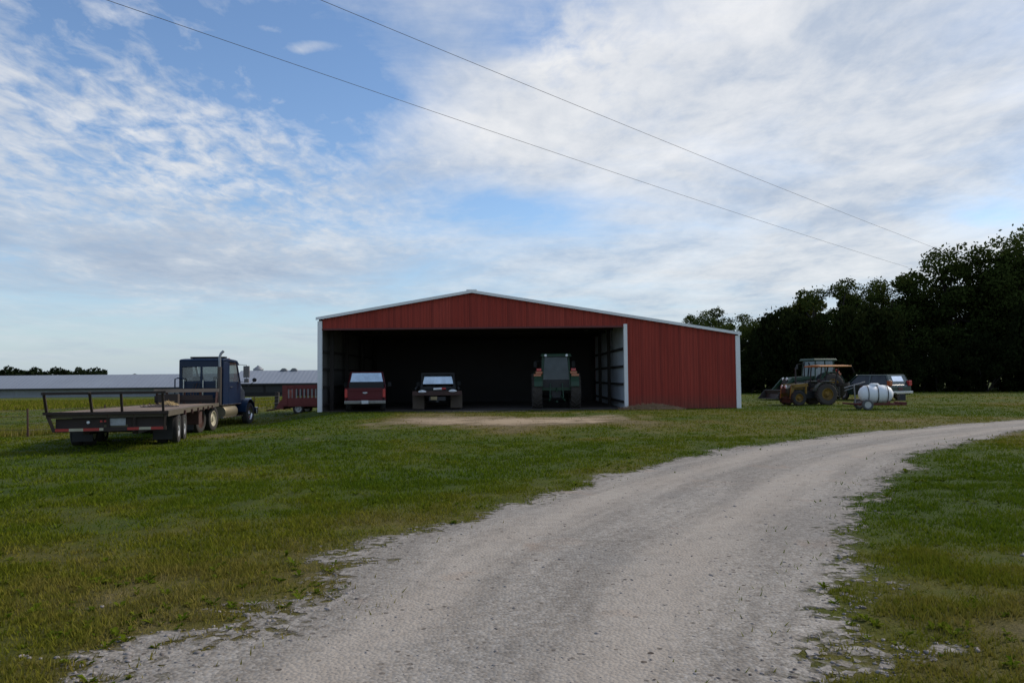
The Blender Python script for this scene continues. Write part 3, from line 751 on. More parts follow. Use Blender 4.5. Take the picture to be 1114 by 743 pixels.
def make_shed():
    t = thing('barn', 'long red metal pole barn with white trim and one wide open bay', 'barn', (0, 0, 0))
    a = lambda p: p  # parts are built in world coordinates around the empty at the origin
    m = MB(); corrugated(m, XL + .17, XRG, ZH + .02, lambda x: roof_z(x) - .05, YF); corrugated(m, XRG, XO + .08, ZH + .02, lambda x: roof_z(x) - .05, YF); m.build('gable_panel', RED, t)
    m = MB(); corrugated(m, XO + .08, XR - .14, -.05, lambda x: roof_z(x) - .05, YF); m.build('front_panel', RED, t)
    m = MB(); corrugated(m, YF, YB, -.05, roof_z(XL) + .02, XL, 'y', -1); m.build('side_wall', RED, t)
    m = MB(); corrugated(m, YF, YB, -.05, roof_z(XR) + .02, XR, 'y', 1); m.build('side_wall', RED, t)
    m = MB(); corrugated(m, XL, XRG, -.05, lambda x: roof_z(x) + .02, YB, 'x', 1); corrugated(m, XRG, XR, -.05, lambda x: roof_z(x) + .02, YB, 'x', 1); m.build('back_wall', RED, t)
    m = MB(); m.add([(XL + .05, YB - .05, 0), (XO, YB - .05, 0), (XO, YB - .05, roof_z(XO)), (XRG, YB - .05, ZR - .1), (XL + .05, YB - .05, roof_z(XL) - .1)], [(0, 1, 2, 3, 4)]); m.build('back_liner', INTERIOR, t)  # sheet before the back wall, coloured as dark as its shade
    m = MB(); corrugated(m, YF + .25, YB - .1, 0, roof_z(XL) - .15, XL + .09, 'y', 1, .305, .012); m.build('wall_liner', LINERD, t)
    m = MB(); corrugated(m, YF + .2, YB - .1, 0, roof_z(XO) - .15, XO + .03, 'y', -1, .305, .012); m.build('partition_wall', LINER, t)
    # roof: two slopes with thickness and small overhang
    for x0, x1 in ((XL - .12, XRG), (XRG, XR + .12)):
        m = MB(); z0, z1 = roof_z(x0), roof_z(x1); th = .05
        m.hexa([(x0, YF - .14, z0), (x1, YF - .14, z1), (x1, YB + .2, z1), (x0, YB + .2, z0), (x0, YF - .14, z0 + th), (x1, YF - .14, z1 + th), (x1, YB + .2, z1 + th), (x0, YB + .2, z0 + th)])
        m.build('roof', ROOFM, t)
        m = MB(); zz = .17
        m.hexa([(x0, YF - .175, z0 - zz + .10), (x1, YF - .175, z1 - zz + .10), (x1, YF - .145, z1 - zz + .10), (x0, YF - .145, z0 - zz + .10),
                (x0, YF - .175, z0 + .065), (x1, YF - .175, z1 + .065), (x1, YF - .145, z1 + .065), (x0, YF - .145, z0 + .065)])
        m.build('rake_trim', TRIM, t)
    m = MB(); m.box((XRG, (YF + YB) / 2, ZR + .062), (.5, YB - YF + .3, .05)); m.build('ridge_cap', TRIM, t)
    m = MB(); m.b2(XL - .05, XL + .16, YF - .10, YF + .05, -.05, roof_z(XL) - .13); m.build('corner_trim', TRIM, t)
    m = MB(); m.b2(XR - .15, XR + .06, YF - .10, YF + .05, -.05, roof_z(XR) - .11); m.build('corner_trim', TRIM, t)
    m = MB(); m.b2(XO - .07, XO + .10, YF - .10, YF + .16, -.05, ZH + .10); m.build('door_jamb', TRIM, t)
    m = MB(); m.b2(XL + .165, XO - .075, YF - .06, YF + .10, ZH - .06, ZH + .02); m.build('header_trim', mat('dark_red_trim', (.13, .018, .016), .5), t)
    m = MB(); m.b2(XL + .165, XO - .075, YF + .11, YF + .2, ZH - .02, ZH + .36); m.build('header_beam', DARKWOOD, t)
    for k in range(4):
        z = .28 + k * .86
        m = MB(); m.b2(XO - .10, XO + .01, YF + .2, YB - .1, z, z + .11); m.build('girt', DARKWOOD, t)
        m = MB(); m.b2(XL + .10, XL + .22, YF + .2, YB - .1, z, z + .11); m.build('girt', DARKWOOD, t)
    for k in range(4):
        y = YF + .35 + k * 4.4
        m = MB(); m.b2(XL + .23, XL + .41, y + .9 * (k == 0), y + .17 + .9 * (k == 0), -.05, roof_z(XL) - .2); m.build('post', DARKWOOD, t)
        if k: m = MB(); m.b2(XO - .28, XO - .11, y, y + .17, -.05, roof_z(XO) - .2); m.build('post', DARKWOOD, t)
    for k in range(5):
        y = YF + .5 + k * 3.2
        m = MB()
        zb = ZH + .05
        m.b2(XL + .25, XO - .1, y, y + .08, zb, zb + .16)
        n = 7
        for s in (-1, 1):
            xe = XL + .3 if s < 0 else XO - .15
            m.tube([(xe, y + .04, roof_z(xe) - .16), (XRG, y + .04, ZR - .16)], .06, 4)
            for q in range(1, 4):
                xa = XRG + (xe - XRG) * q / 4
                m.tube([(xa, y + .04, zb + .1), (xa, y + .04, roof_z(xa) - .16)], .04, 4)
        m.build('roof_truss', DARKWOOD, t)
    for k in range(14):
        x = XL + .8 + k * 1.45
        m = MB(); m.box((x, (YF + YB) / 2, roof_z(x) - .06), (.06, YB - YF - .3, .1)); m.build('purlin', DARKWOOD, t)
    return t
make_shed()
fl = MB(); fl.add([(XL + .05, YF - .1, .012), (XR - .05, YF - .1, .012), (XR - .05, YB - .05, .012), (XL + .05, YB - .05, .012)], [(0, 1, 2, 3)])
tag(fl.build('barn_floor', mat('packed_dirt', (.10, .08, .065), .95, 0, .6, (.05, .04, .035), 1.0)), kind='structure')

# ------------------------------------------------------------------ wheels
def wheel(parent, x, y, r, w, rim_m, side=1, tyre_m=None, rim_r=.58, lugs=0, dual=False, flat=False, z0=0):
    """rim mesh is the part, tyre its sub-part; side=+1 outer face to +x"""
    rr = r * rim_r; cx = x; hw = w / 2
    m = MB()
    o = side
    prof = [(-hw * .8, rr), (hw * .82, rr * 1.03), (hw * .86, rr * .93), (hw * .45, rr * .85), (hw * .25, rr * .55), (hw * .55, rr * .42), (hw * .6, rr * .3), (hw * .9, rr * .26), (hw * .92, .01)]
    m.lathe([(a * o, q) for a, q in prof], (0, 0, 0), 'x', 24)
    for k in range(8):
        th = 2 * PI * k / 8
        m.tube([(o * hw * .5, math.cos(th) * rr * .36, math.sin(th) * rr * .36), (o * hw * .72, math.cos(th) * rr * .36, math.sin(th) * rr * .36)], r * .022, 5)
    ro = m.build('wheel', rim_m, parent, 30); ro.location = (cx, y, r + z0)
    t = MB()
    tp = [(-hw * .86, rr), (-hw, rr + (r - rr) * .35), (-hw * .98, r * .90), (-hw * .8, r * .975), (-hw * .4, r * .998), (0, r), (hw * .4, r * .998), (hw * .8, r * .975), (hw * .98, r * .90), (hw, rr + (r - rr) * .35), (hw * .86, rr)]
    t.lathe(tp, (0, 0, 0), 'x', 36, closed=True)
    if lugs:
        for k in range(lugs):
            for s in (-1, 1):
                th = 2 * PI * (k + (.5 if s > 0 else 0)) / lugs
                M = Matrix.Rotation(th, 4, 'X') @ Matrix.Translation((s * hw * .5, 0, r * 1.005)) @ Matrix.Rotation(s * R(40), 4, 'Z')
                t.add([(-hw * .62, -r * .03, -.02), (hw * .62, -r * .03, -.02), (hw * .62, r * .03, -.02), (-hw * .62, r * .03, -.02),
                       (-hw * .62, -r * .022, r * .035), (hw * .62, -r * .022, r * .035), (hw * .62, r * .022, r * .035), (-hw * .62, r * .022, r * .035)],
                      [(3, 2, 1, 0), (4, 5, 6, 7), (0, 1, 5, 4), (1, 2, 6, 5), (2, 3, 7, 6), (3, 0, 4, 7)], M)
    else:
        for q in (-.45, 0, .45):
            t.lathe([(q * hw - .012, r * 1.0), (q * hw - .012, r * 1.008), (q * hw + .05 * w, r * 1.008), (q * hw + .05 * w, r * 1.0)], (0, 0, 0), 'x', 36, closed=True)
    t.build('tyre', tyre_m or RUBBER, ro, 35)
    return ro

def arch(cy, cz, r, n=9, a0=0, a1=180):
    return [(cy + r * math.cos(R(a0 + (a1 - a0) * k / n)), cz + r * math.sin(R(a0 + (a1 - a0) * k / n))) for k in range(n + 1)]

# ------------------------------------------------------------------ pickups (origin: ground under the rear bumper, +y forward)
def pickup_front(t, paint, W, z_sill, z_belt, z_roof, y_cab0, y_cab1, y_nose, fr_ax, wr, glass, seats=True, rear_glass_z=None):
    hw = W / 2
    # lower body of cab and nose with front wheel arch
    poly = [(y_cab0, z_sill), (fr_ax - wr * 1.2, z_sill)] + [(p[0], max(p[1], z_sill)) for p in reversed(arch(fr_ax, wr, wr * 1.2))] + [(y_nose - .12, z_sill), (y_nose, z_sill + .15), (y_nose, z_belt - .22), (y_nose - .15, z_belt - .1), (y_cab1 + .35, z_belt), (y_cab0, z_belt)]
    m = MB(); m.prism(poly, -hw, hw); m.build('body', paint, t, bevel=.03)
    # greenhouse: pillars, roof
    ins = .16; yr0, yr1 = y_cab0 + .10, y_cab1 - .35
    m = MB(); m.box((0, (yr0 + yr1) / 2, z_roof - .035), (W - 2 * ins, yr1 - yr0, .07)); m.build('cab_roof', paint, t, bevel=.03)
    for s in (-1, 1):
        xb, xt = s * (hw - .05), s * (hw - ins - .03)
        m = MB(); m.tube([(xb, y_cab0 + .06, z_belt - .02), (xt, yr0 + .03, z_roof - .06)], .06, 6); m.build('pillar', paint, t)
        m = MB(); m.tube([(xb, y_cab1 + .25, z_belt - .02), (xt, yr1 - .02, z_roof - .06)], .04, 6); m.build('pillar', paint, t)
    zg = z_belt if rear_glass_z is None else rear_glass_z
    m = MB(); xb = hw - .14; xt = hw - ins - .07
    m.add([(-xb, y_cab0 + .05, zg), (xb, y_cab0 + .05, zg), (xt, yr0 + .02, z_roof - .07), (-xt, yr0 + .02, z_roof - .07)], [(0, 1, 2, 3)]); m.build('rear_window', glass, t)
    m = MB(); m.add([(-xb, y_cab1 + .26, z_belt), (xb, y_cab1 + .26, z_belt), (xt, yr1 - .02, z_roof - .07), (-xt, yr1 - .02, z_roof - .07)], [(0, 1, 2, 3)]); m.build('windscreen', CLEARG, t)
    for s in (-1, 1):
        m = MB(); m.add([(s * (hw - .06), y_cab0 + .12, z_belt), (s * (hw - .06), y_cab1 + .16, z_belt), (s * (hw - ins - .04), yr1 - .05, z_roof - .07), (s * (hw - ins - .04), yr0 + .06, z_roof - .07)], [(0, 1, 2, 3)]); m.build('side_window', CLEARG, t)
        m = MB(); m.box((s * (hw + .16), y_cab1 + .05, z_belt + .12), (.2, .08, .24)); m.tube([(s * (hw - .03), y_cab1 + .08, z_belt + .02), (s * (hw + .1), y_cab1 + .05, z_belt + .06)], .02, 6); m.build('mirror', BLACKP, t, bevel=.02)
        m = MB(); m.box((s * (hw - .22), y_nose + .005, z_belt - .36), (.3, .04, .2)); m.build('headlight', LAMPWH, t)
    m = MB(); m.box((0, y_nose + .01, z_belt - .38), (W - .8, .04, .26)); m.build('grille', BLACKP, t)
    m = MB(); m.box((0, y_nose + .06, z_sill + .1), (W, .14, .2)); m.build('front_bumper', CHROME, t, bevel=.03)
    for s in (-1, 1): m = MB(); m.box((s * .4, y_cab0 + .55, z_belt + .02), (.5, .16, .55), (.15, 0, 0)); m.build('seat', SEATM, t, bevel=.04)

def red_pickup(loc, rz):
    t = thing('pickup_truck', 'maroon red pickup truck parked tail outwards at the left of the open bay', 'pickup truck', loc, rz)
    W = 1.92; hw = W / 2; zb = 1.14; wr = .37; ra = 1.15
    pickup_front(t, PICKRED, W, .42, 1.16, 1.93, 2.05, 3.5, 5.45, 4.55, wr, MIRG, rear_glass_z=1.42)
    for s in (-1, 1):
        poly = [(.06, .55), (ra - wr * 1.2, .50)] + [(p[0], max(p[1], .5)) for p in reversed(arch(ra, wr, wr * 1.2))] + [(2.03, .45), (2.03, zb), (.06, zb)]
        m = MB(); m.prism(poly, s * hw, s * (hw - .09)); m.build('bed_side', PICKRED, t, bevel=.02)
    m = MB(); m.b2(-hw + .1, hw - .1, .1, 2.0, .6, .66); m.build('bed_floor', BLACKP, t)
    m = MB(); m.b2(-hw + .14, hw - .14, .0, .07, .55, zb - .01); m.b2(-hw + .2, hw - .2, -.02, .0, .98, zb - .03); m.b2(-hw + .2, hw - .2, -.018, .0, .6, .68); tg = m.build('tailgate', PICKRED, t, bevel=.012)
    m = MB(); m.lathe([(-.02, .001), (-.03, .05), (-.02, .075), (0, .08)], (0, 0, 0), 'y', 20); e = m.build('badge', CHROME, tg); e.location = (0, -.025, .9); e.scale = (1.5, 1, .62)
    for s in (-1, 1):
        m = MB(); m.b2(s * (hw - .135) if s > 0 else -hw + .005, hw - .005 if s > 0 else -(hw - .135), -.01, .06, .68, 1.08); m.build('tail_lamp', LAMPRED, t, bevel=.01)
    m = MB(); m.box((0, -.1, .46), (W + .02, .2, .17)); m.box((0, -.12, .47), (.5, .2, .10)); m.build('rear_bumper', mat('worn_chrome', (.30, .29, .27), .35, .9, .6, (.12, .10, .08), 4), t, bevel=.03)
    m = MB(); m.box((0, -.23, .47), (.32, .012, .16)); m.build('licence_plate', PLATE, t)
    m = MB(); m.b2(-hw + .1, hw - .1, 1.5, 2.0, 1.0, 1.40); m.build('dark_reflection_block', BLACKP, t, bevel=.03)  # added black block, stands for the dark lower reflection in the rear window
    for y in (ra, 4.55):
        for s in (-1, 1): wheel(t, s * (hw - .14), y, wr, .25, SILVER, s)
    m = MB(); m.b2(-.45, .45, .2, 5.2, .36, .5); m.tube([(-hw + .2, ra, wr), (hw - .2, ra, wr)], .07, 8); m.build('chassis', DARKSTEEL, t)
    return t

def flatbed_truck(loc, rz):
    t = thing('flatbed_truck', 'dark muddy flatbed farm truck with wide tan mud flaps in the middle of the bay', 'truck', loc, rz)
    W = 1.85; wr = .42; ra = 1.2
    pickup_front(t, DKPAINT, W, .55, 1.15, 1.79, 2.55, 4.0, 5.9, 5.0, wr, MIRG, rear_glass_z=1.27)
    m = MB(); m.b2(-1.2, 1.2, .0, 2.4, .82, .92); m.build('flatbed', DARKSTEEL, t, bevel=.01)
    m = MB(); m.b2(-1.2, 1.2, -.05, -.002, .74, .95); m.build('rear_beam', mat('reddish_brown_beam', (.06, .022, .016), .6, 0, .5), t)
    m = MB()
    for s in (-1, 1): m.b2(s * .82 - .035, s * .82 + .035, 2.3, 2.38, .92, 1.80)
    m.b2(-.86, .86, 2.3, 2.38, 1.76, 1.84); m.b2(-.78, .78, 2.31, 2.37, 1.0, 1.08)
    m.build('headache_rack', DARKSTEEL, t)
    for s, xc, zc in ((-1, -.72, .93), (1, .75, .95)):
        m = MB(); m.lathe([(-.05, .001), (-.045, .05), (0, .085)], (0, 0, 0), 'y', 20); o = m.build('work_lamp', LAMPWH, t, 40); o.location = (xc, -.06, zc); o.scale = (2.3, 1.2, .85); o.rotation_euler = (R(-40), 0, 0)
    m = MB(); m.tube([(-.18, -.1, 1.04), (.22, -.1, 1.06)], .05, 10); m.build('light_bar', LAMPWH, t)
    m = MB(); m.tube([(.223, -.1, 1.06), (.42, -.1, 1.06)], .052, 10); m.build('light_bar', LAMPRED, t)
    for s in (-1, 1):
        m = MB(); m.b2(s * .93 - .29, s * .93 + .29, .62, .64, .06 if s < 0 else .1, .78); m.build('mud_flap', MUDRUB, t, bevel=.01)
    m = MB(); m.box((-.16, -.06, .60), (.31, .012, .16)); m.build('licence_plate', mat('yellow_tan_plate', (.34, .26, .12), .5), t)
    m = MB(); m.b2(-.4, .4, -.02, 5.5, .48, .66); m.tube([(-.7, ra, wr), (.7, ra, wr)], .09, 8); m.box((0, -.12, .46), (.12, .25, .1)); m.build('chassis', DARKSTEEL, t)
    for s in (-1, 1):
        wheel(t, s * .93, ra, wr, .44, SILVER, s, MUDRUB); wheel(t, s * .78, 5.0, wr, .26, SILVER, s, MUDRUB)
        m = MB(); m.tube([(s * 1.0, 2.5, .9), (s * 1.05, 1.2, 1.12), (s * 1.05, .1, 1.06)], .05, 6); m.build('bale_arm', DARKSTEEL, t)
    return t
p = at(397, 449, 37.35); red_pickup((p.x, 37.4, .0), R(8.5))
p = at(476, 449, 38.2); flatbed_truck((p.x, 38.1, .0), R(4.5))

# ------------------------------------------------------------------ tractors (origin: ground under rear axle, +y forward)
def tractor(name, label, loc, rz, rR=.82, rF=.56, L_=2.3, track=.92, wR=.46, cab=True, paint=GREEN, rimm=YELLOW, glass=None, roof_z=2.68, hoodz=1.5, loader=None, bucket_z=.02, reach=1.2, bw=.95):
    t = thing(name, label, 'tractor', loc, rz)
    glass = glass or GREENG
    for s in (-1, 1):
        wheel(t, s * track, 0, rR, wR, rimm, s, mat('worn_lug_rubber', (.05, .042, .034), .85, 0, .6, (.10, .08, .06), 4), lugs=20, rim_r=.56)
        wheel(t, s * track * .93, L_, rF, wR * .72, rimm, s, lugs=16, rim_r=.56)
        poly = arch(0, rR, rR + .10, 10, 15, 165) + list(reversed(arch(0, rR, rR + .05, 10, 15, 165)))
        m = MB(); m.prism(poly, s * (track - wR * .5), s * (track + wR * .3)); m.build('fender', paint, t)
    # transmission, axle, hitch
    m = MB(); m.b2(-.24, .24, -.35, L_ - .5, rR * .62, rR * 1.25); m.tube([(-track, 0, rR), (track, 0, rR)], .13, 10); m.tube([(-track * .93, L_, rF), (track * .93, L_, rF)], .09, 8); m.b2(-.2, .2, L_ - .6, L_ + .35, rF * .8, rF * 1.5); m.build('chassis', DARKSTEEL, t)
    m = MB()
    for s in (-1, 1):
        m.tube([(s * .22, -.3, rR * .75), (s * .38, -1.0, .42)], .035, 6); m.tube([(s * .33, -.75, .55), (s * .3, -.55, rR * 1.45), (s * .22, -.3, rR * 1.4)], .028, 6)
    m.tube([(0, -.35, rR * 1.2), (0, -.95, .85)], .03, 6); m.box((0, -.55, .36), (.09, .75, .05)); m.build('hitch', paint, t)
    # hood
    yf = L_ + .45; y0 = .55 if cab else .85
    z0 = rF * 1.5
    poly = [(y0, z0), (yf - .1, z0 - .12), (yf, z0 + .1), (yf - .05, hoodz - .28), (yf - .35, hoodz - .12), (y0, hoodz)]
    m = MB(); m.prism(poly, -.34, .34); m.build('hood', paint, t, bevel=.05)
    m = MB(); m.box((0, yf + .0, (z0 + hoodz) / 2 - .05), (.5, .04, (hoodz - z0) * .62)); m.build('grille', BLACKP, t)
    for s in (-1, 1):
        m = MB(); m.lathe([(0, .095), (.05, .08), (.06, .001)], (0, 0, 0), 'y', 16); o = m.build('headlight', LAMPWH, t); o.location = (s * .2, yf - .03, hoodz - .2)
    m = MB(); m.tube([(.24, 1.15, hoodz - .05), (.24, 1.15, hoodz + .75), (.24, 1.08, hoodz + .85)], .04, 8); m.build('exhaust', DARKSTEEL, t)
    m = MB(); m.box((0, .15, rR * 1.35), (.48, .48, .14)); m.box((0, -.12, rR * 1.35 + .3), (.46, .12, .55), (-.12, 0, 0)); m.build('seat', SEATM, t, bevel=.04)
    m = MB(); m.lathe([(-.015, .17), (.0, .19), (.015, .17), (0, .155)], (0, 0, 0), 'z', 20, closed=True); m.tube([(0, 0, 0), (0, .12, -.35)], .025, 6); m.box((0, 0, 0), (.32, .03, .015)); o = m.build('steering_wheel', BLACKP, t); o.location = (0, .72, rR * 1.35 + .45); o.rotation_euler = (R(-25), 0, 0)
    if cab:
        zc = rR * 1.22; w0, w1 = .62, .70; yb, yfw = -.45, 1.05
        m = MB()
        m.b2(-w1, w1, yb + .02, yfw, zc - .15, zc)
        P = {}
        for s in (-1, 1):
            for k, (ya, yt) in enumerate(((yb, yb + .08), (.25, .25), (yfw, yfw - .12))):
                m.tube([(s * w1, ya, zc), (s * w0, yt, roof_z - .14)], .045, 6)
        m.build('cab_frame', paint, t)
        m = MB(); m.box((0, (yb + yfw) / 2 - .02, roof_z - .08), (2 * w0 + .3, yfw - yb + .25, .15), (0, 0, 0), .93); m.build('cab_roof', paint, t, bevel=.04)
        m = MB(); m.add([(-w1 + .06, yb + .03, zc + .38), (w1 - .06, yb + .03, zc + .38), (w0 - .06, yb + .08, roof_z - .16), (-w0 + .06, yb + .08, roof_z - .16)], [(0, 1, 2, 3)]); m.build('rear_window', glass, t)
        m = MB(); m.b2(-w1 + .05, w1 - .05, yb - .01, yb + .05, zc, zc + .37); m.build('rear_panel', BLACKP, t)
        m = MB(); m.add([(-w1 + .06, yfw, zc + .05), (w1 - .06, yfw, zc + .05), (w0 - .06, yfw - .11, roof_z - .16), (-w0 + .06, yfw - .11, roof_z - .16)], [(0, 1, 2, 3)]); m.build('windscreen', glass, t)
        for s in (-1, 1):
            m = MB(); m.add([(s * w1, yb + .05, zc + .05), (s * w1, yfw - .05, zc + .05), (s * w0, yfw - .15, roof_z - .16), (s * w0, yb + .12, roof_z - .16)], [(0, 1, 2, 3)]); m.build('side_window', glass, t)
            m = MB(); m.tube([(s * w0, yfw, roof_z - .3), (s * (w0 + .35), yfw + .1, roof_z - .35)], .015, 5); m.box((s * (w0 + .36), yfw + .08, roof_z - .5), (.17, .05, .3)); m.build('mirror', BLACKP, t)
            m = MB(); m.box((s * (track - .1), -.52, rR * 2 + .06), (.34, .12, .13)); m.box((s * (track - .02), -.53, rR * 2 - .07), (.38, .14, .13)); m.build('tail_lamp', LAMPOR, t, bevel=.02)
            m = MB(); m.box((s * (track - .1), -.51, rR * 2 + .2), (.24, .08, .13)); m.build('warning_lamp', LAMPRED, t, bevel=.02)
            m = MB(); m.lathe([(0, .07), (-.05, .06), (-.055, .001)], (0, 0, 0), 'y', 14); o = m.build('work_lamp', LAMPWH, t); o.location = (s * .52, yb - .1, roof_z - .1)
    else:
        for s in (-1, 1):
            m = MB(); m.tube([(s * .5, -.55, rR * 1.2), (s * .52, -.85, roof_z - .06)], .045, 6); m.build('roll_post', BLACKP, t); m = MB(); m.tube([(s * .5, .25, rR * 1.15), (s * .52, .1, roof_z - .06)], .035, 6); m.build('roll_post', BLACKP, t)
        prof = [(-.8, 0), (-.76, .05), (0, .09), (.76, .05), (.8, 0), (.76, -.02), (-.76, -.02)]
        m = MB(); m.prism(prof, -1.42, .36, 'y'); cn = m.build('canopy', CANOPY, t, bevel=.02)
        cn.location = (0, 0, roof_z - .1)
    if loader is not None:
        lm, up = loader
        yb_ = L_ + reach
        for s in (-1, 1):
            m = MB()
            pts = [(s * .52, .95, hoodz - .1), (s * .52, L_ + .25, hoodz - .22 + up), (s * .52, yb_, .36 + bucket_z)]
            for a, b in zip(pts[:-1], pts[1:]):
                v = Vector(b) - Vector(a); c = (Vector(a) + Vector(b)) / 2
                m.box(c, (.09, v.length + .08, .17), (math.atan2(v.z, v.y), 0, 0))
            m.tube([(s * .52, 1.0, hoodz - .15), (s * .5, 1.0, .6)], .06, 6)
            m.tube([(s * .44, 1.1, .85), (s * .44, L_ + .2, hoodz - .35 + up)], .035, 6)
            m.build('loader_arm', lm, t)
        if not bw: m = MB(); m.tube([(-.55, yb_, .36), (.55, yb_, .36)], .06, 8); m.b2(-.5, .5, yb_ - .03, yb_ + .03, .12, .3); m.build('loader_crossbar', FRAMEBR, t)
        m = MB()
        prof = [(0, 0), (.65, -.0), (.66, .03), (.06, .05), (.02, .3), (.1, .55), (.07, .57), (-.02, .3)]
        if bw: m.prism(prof, -bw, bw)
        for s in (-1, 1) if bw else (): m.prism([(0, .01), (.62, .02), (.12, .54), (0, .3)], s * bw, s * (bw - .03))
        if not bw: return t
        o = m.build('bucket', mat('worn_bucket_steel', (.07, .065, .06), .5, .4, .5), t); o.location = (0, yb_, .05 + bucket_z)
    return t

p = at(604.5, 447, 39.6)
tractor('farm_tractor', 'green cab tractor with tall ribbed rear tyres backed into the open bay', (p.x, 39.2, .01), R(0), rR=.86, track=.95, wR=.50, roof_z=2.72, glass=mirror_glass('dusty_cab_window', .05, .12))

# right hand group
p = at(891, 436, 49.5)
tractor('farm_tractor', 'larger green cab tractor with front loader, standing behind the orange canopy tractor', (p.x + .6, 50.4, hz(p.x, 50)), R(105), rR=.82, track=.9, roof_z=2.58, hoodz=1.5, loader=(GREEN, .02), glass=DIMG)
p = at(900, 441, 40.4)
ct = tractor('canopy_tractor', 'muddy yellow tractor under an orange canopy with its loader lowered, beside the white tank', (p.x - .1, 41.2, hz(p.x, 41)), R(98), rR=.56, rF=.38, L_=1.5, track=.70, wR=.36, cab=False, paint=mat('brown_green_tractor_paint', (.035, .040, .018), .55, 0, .5, (.09, .06, .03), 2), rimm=YELLOW, roof_z=2.08, hoodz=1.15, loader=(YELLOW, .05), reach=.30, bw=0)
m = MB(); m.lathe([(.35, .05), (.5, .18), (1.0, .42), (1.12, .43), (1.12, .40), (1.0, .38)], (0, -1.25, 0), 'z', 20); m.b2(-.35, .35, -1.0, -.9, .3, .95); m.tube([(-.3, -.9, .45), (-.25, -.4, .5)], .04, 6); m.tube([(.3, -.9, .45), (.25, -.4, .5)], .04, 6); m.build('spreader_hopper', mat('dark_brown_hopper', (.035, .026, .020), .7), ct)
for s in (-1, 1):
    m = MB(); m.box((s * .72, -.1, 1.235), (.34, .62, .025)); m.build('fender_top', SKIN_GREY, ct, bevel=.01)

def tank_trailer(loc, rz):
    t = thing('tank_trailer', 'white plastic tank strapped on a small red two wheeled sprayer trailer', 'tank trailer', loc, rz)
    # +x along the tank
    prof = [(a, r * .93) for a, r in [(-.74, .02), (-.72, .16), (-.64, .30), (-.5, .40), (-.3, .435), (-.05, .44), (-.03, .425), (.03, .425), (.05, .44), (.3, .435), (.5, .40), (.64, .30), (.72, .16), (.74, .02)]]
    m = MB(); m.lathe(prof, (0, 0, .70), 'x', 30); tk = m.build('tank', TANKW, t, 60)
    m = MB(); m.lathe([(0, .2), (.06, .2), (.07, .17), (.09, .16), (.1, .01)], (-.05, 0, 1.09), 'z', 20); m.build('lid', TANKW, tk, 40)
    for x in (-.42, .0, .42):
        m = MB(); m.lathe([(x - .018, .412), (x - .018, .418), (x + .018, .418), (x + .018, .412)], (0, 0, .70), 'x', 30, closed=True); m.build('strap', DARKSTEEL, tk)
    fr = mat('red_trailer_frame', (.14, .018, .013), .6, 0, .5)
    m = MB()
    for s in (-1, 1): m.b2(-.85, .95, s * .36 - .04, s * .36 + .04, .20, .28)
    for x in (-.8, -.3, .3, .8): m.b2(x - .03, x + .03, -.36, .36, .21, .27)
    for s in (-1, 1):
        m.prism([(-.5, .24), (.5, .24), (.46, .40), (.3, .30), (-.3, .30), (-.46, .40)], s * .40 - .03, s * .40 + .03, 'y')
    m.b2(.95, 1.15, -.5, .5, .20, .34)
    m.build('frame', fr, t)
    m = MB(); m.tube([(-.85, 0, .24), (-1.45, 0, .30)], .045, 6); m.build('drawbar', fr, t)
    m = MB(); m.box((1.1, -.05, .55), (.25, .3, .3)); m.tube([(1.1, -.05, .6), (.8, -.1, .75), (.74, 0, .6)], .02, 6); m.build('pump', DARKSTEEL, t, bevel=.03)
    for s in (-1, 1):
        w = wheel(t, 0, 0, .235, .17, SILVER, s, mat('greyed_tyre', (.10, .10, .10), .85, 0, .6, (.15, .14, .12)), rim_r=.62)
        w.rotation_euler = (0, 0, R(-90)); w.location = (-.55, s * .58, .235)
        if s > 0: w.rotation_euler = (0, 0, R(90))
    m = MB(); m.tube([(-.55, -.55, .235), (-.55, .55, .235)], .035, 6); m.build('axle', DARKSTEEL, t)
    # folded spray boom at the front
    m = MB(); m.tube([(-.85, .1, .26), (-.9, .1, 1.15)], .03, 6); m.tube([(-1.3, .2, .98), (-.3, .45, 1.25)], .026, 6); m.tube([(-1.3, .15, .85), (-.88, .12, 1.0)], .02, 6); m.build('spray_boom', SKIN_GREY, t)
    return t
p = at(953, 444, 35.6)
tank_trailer((p.x, 35.6, hz(p.x, 35.6)), R(-6))

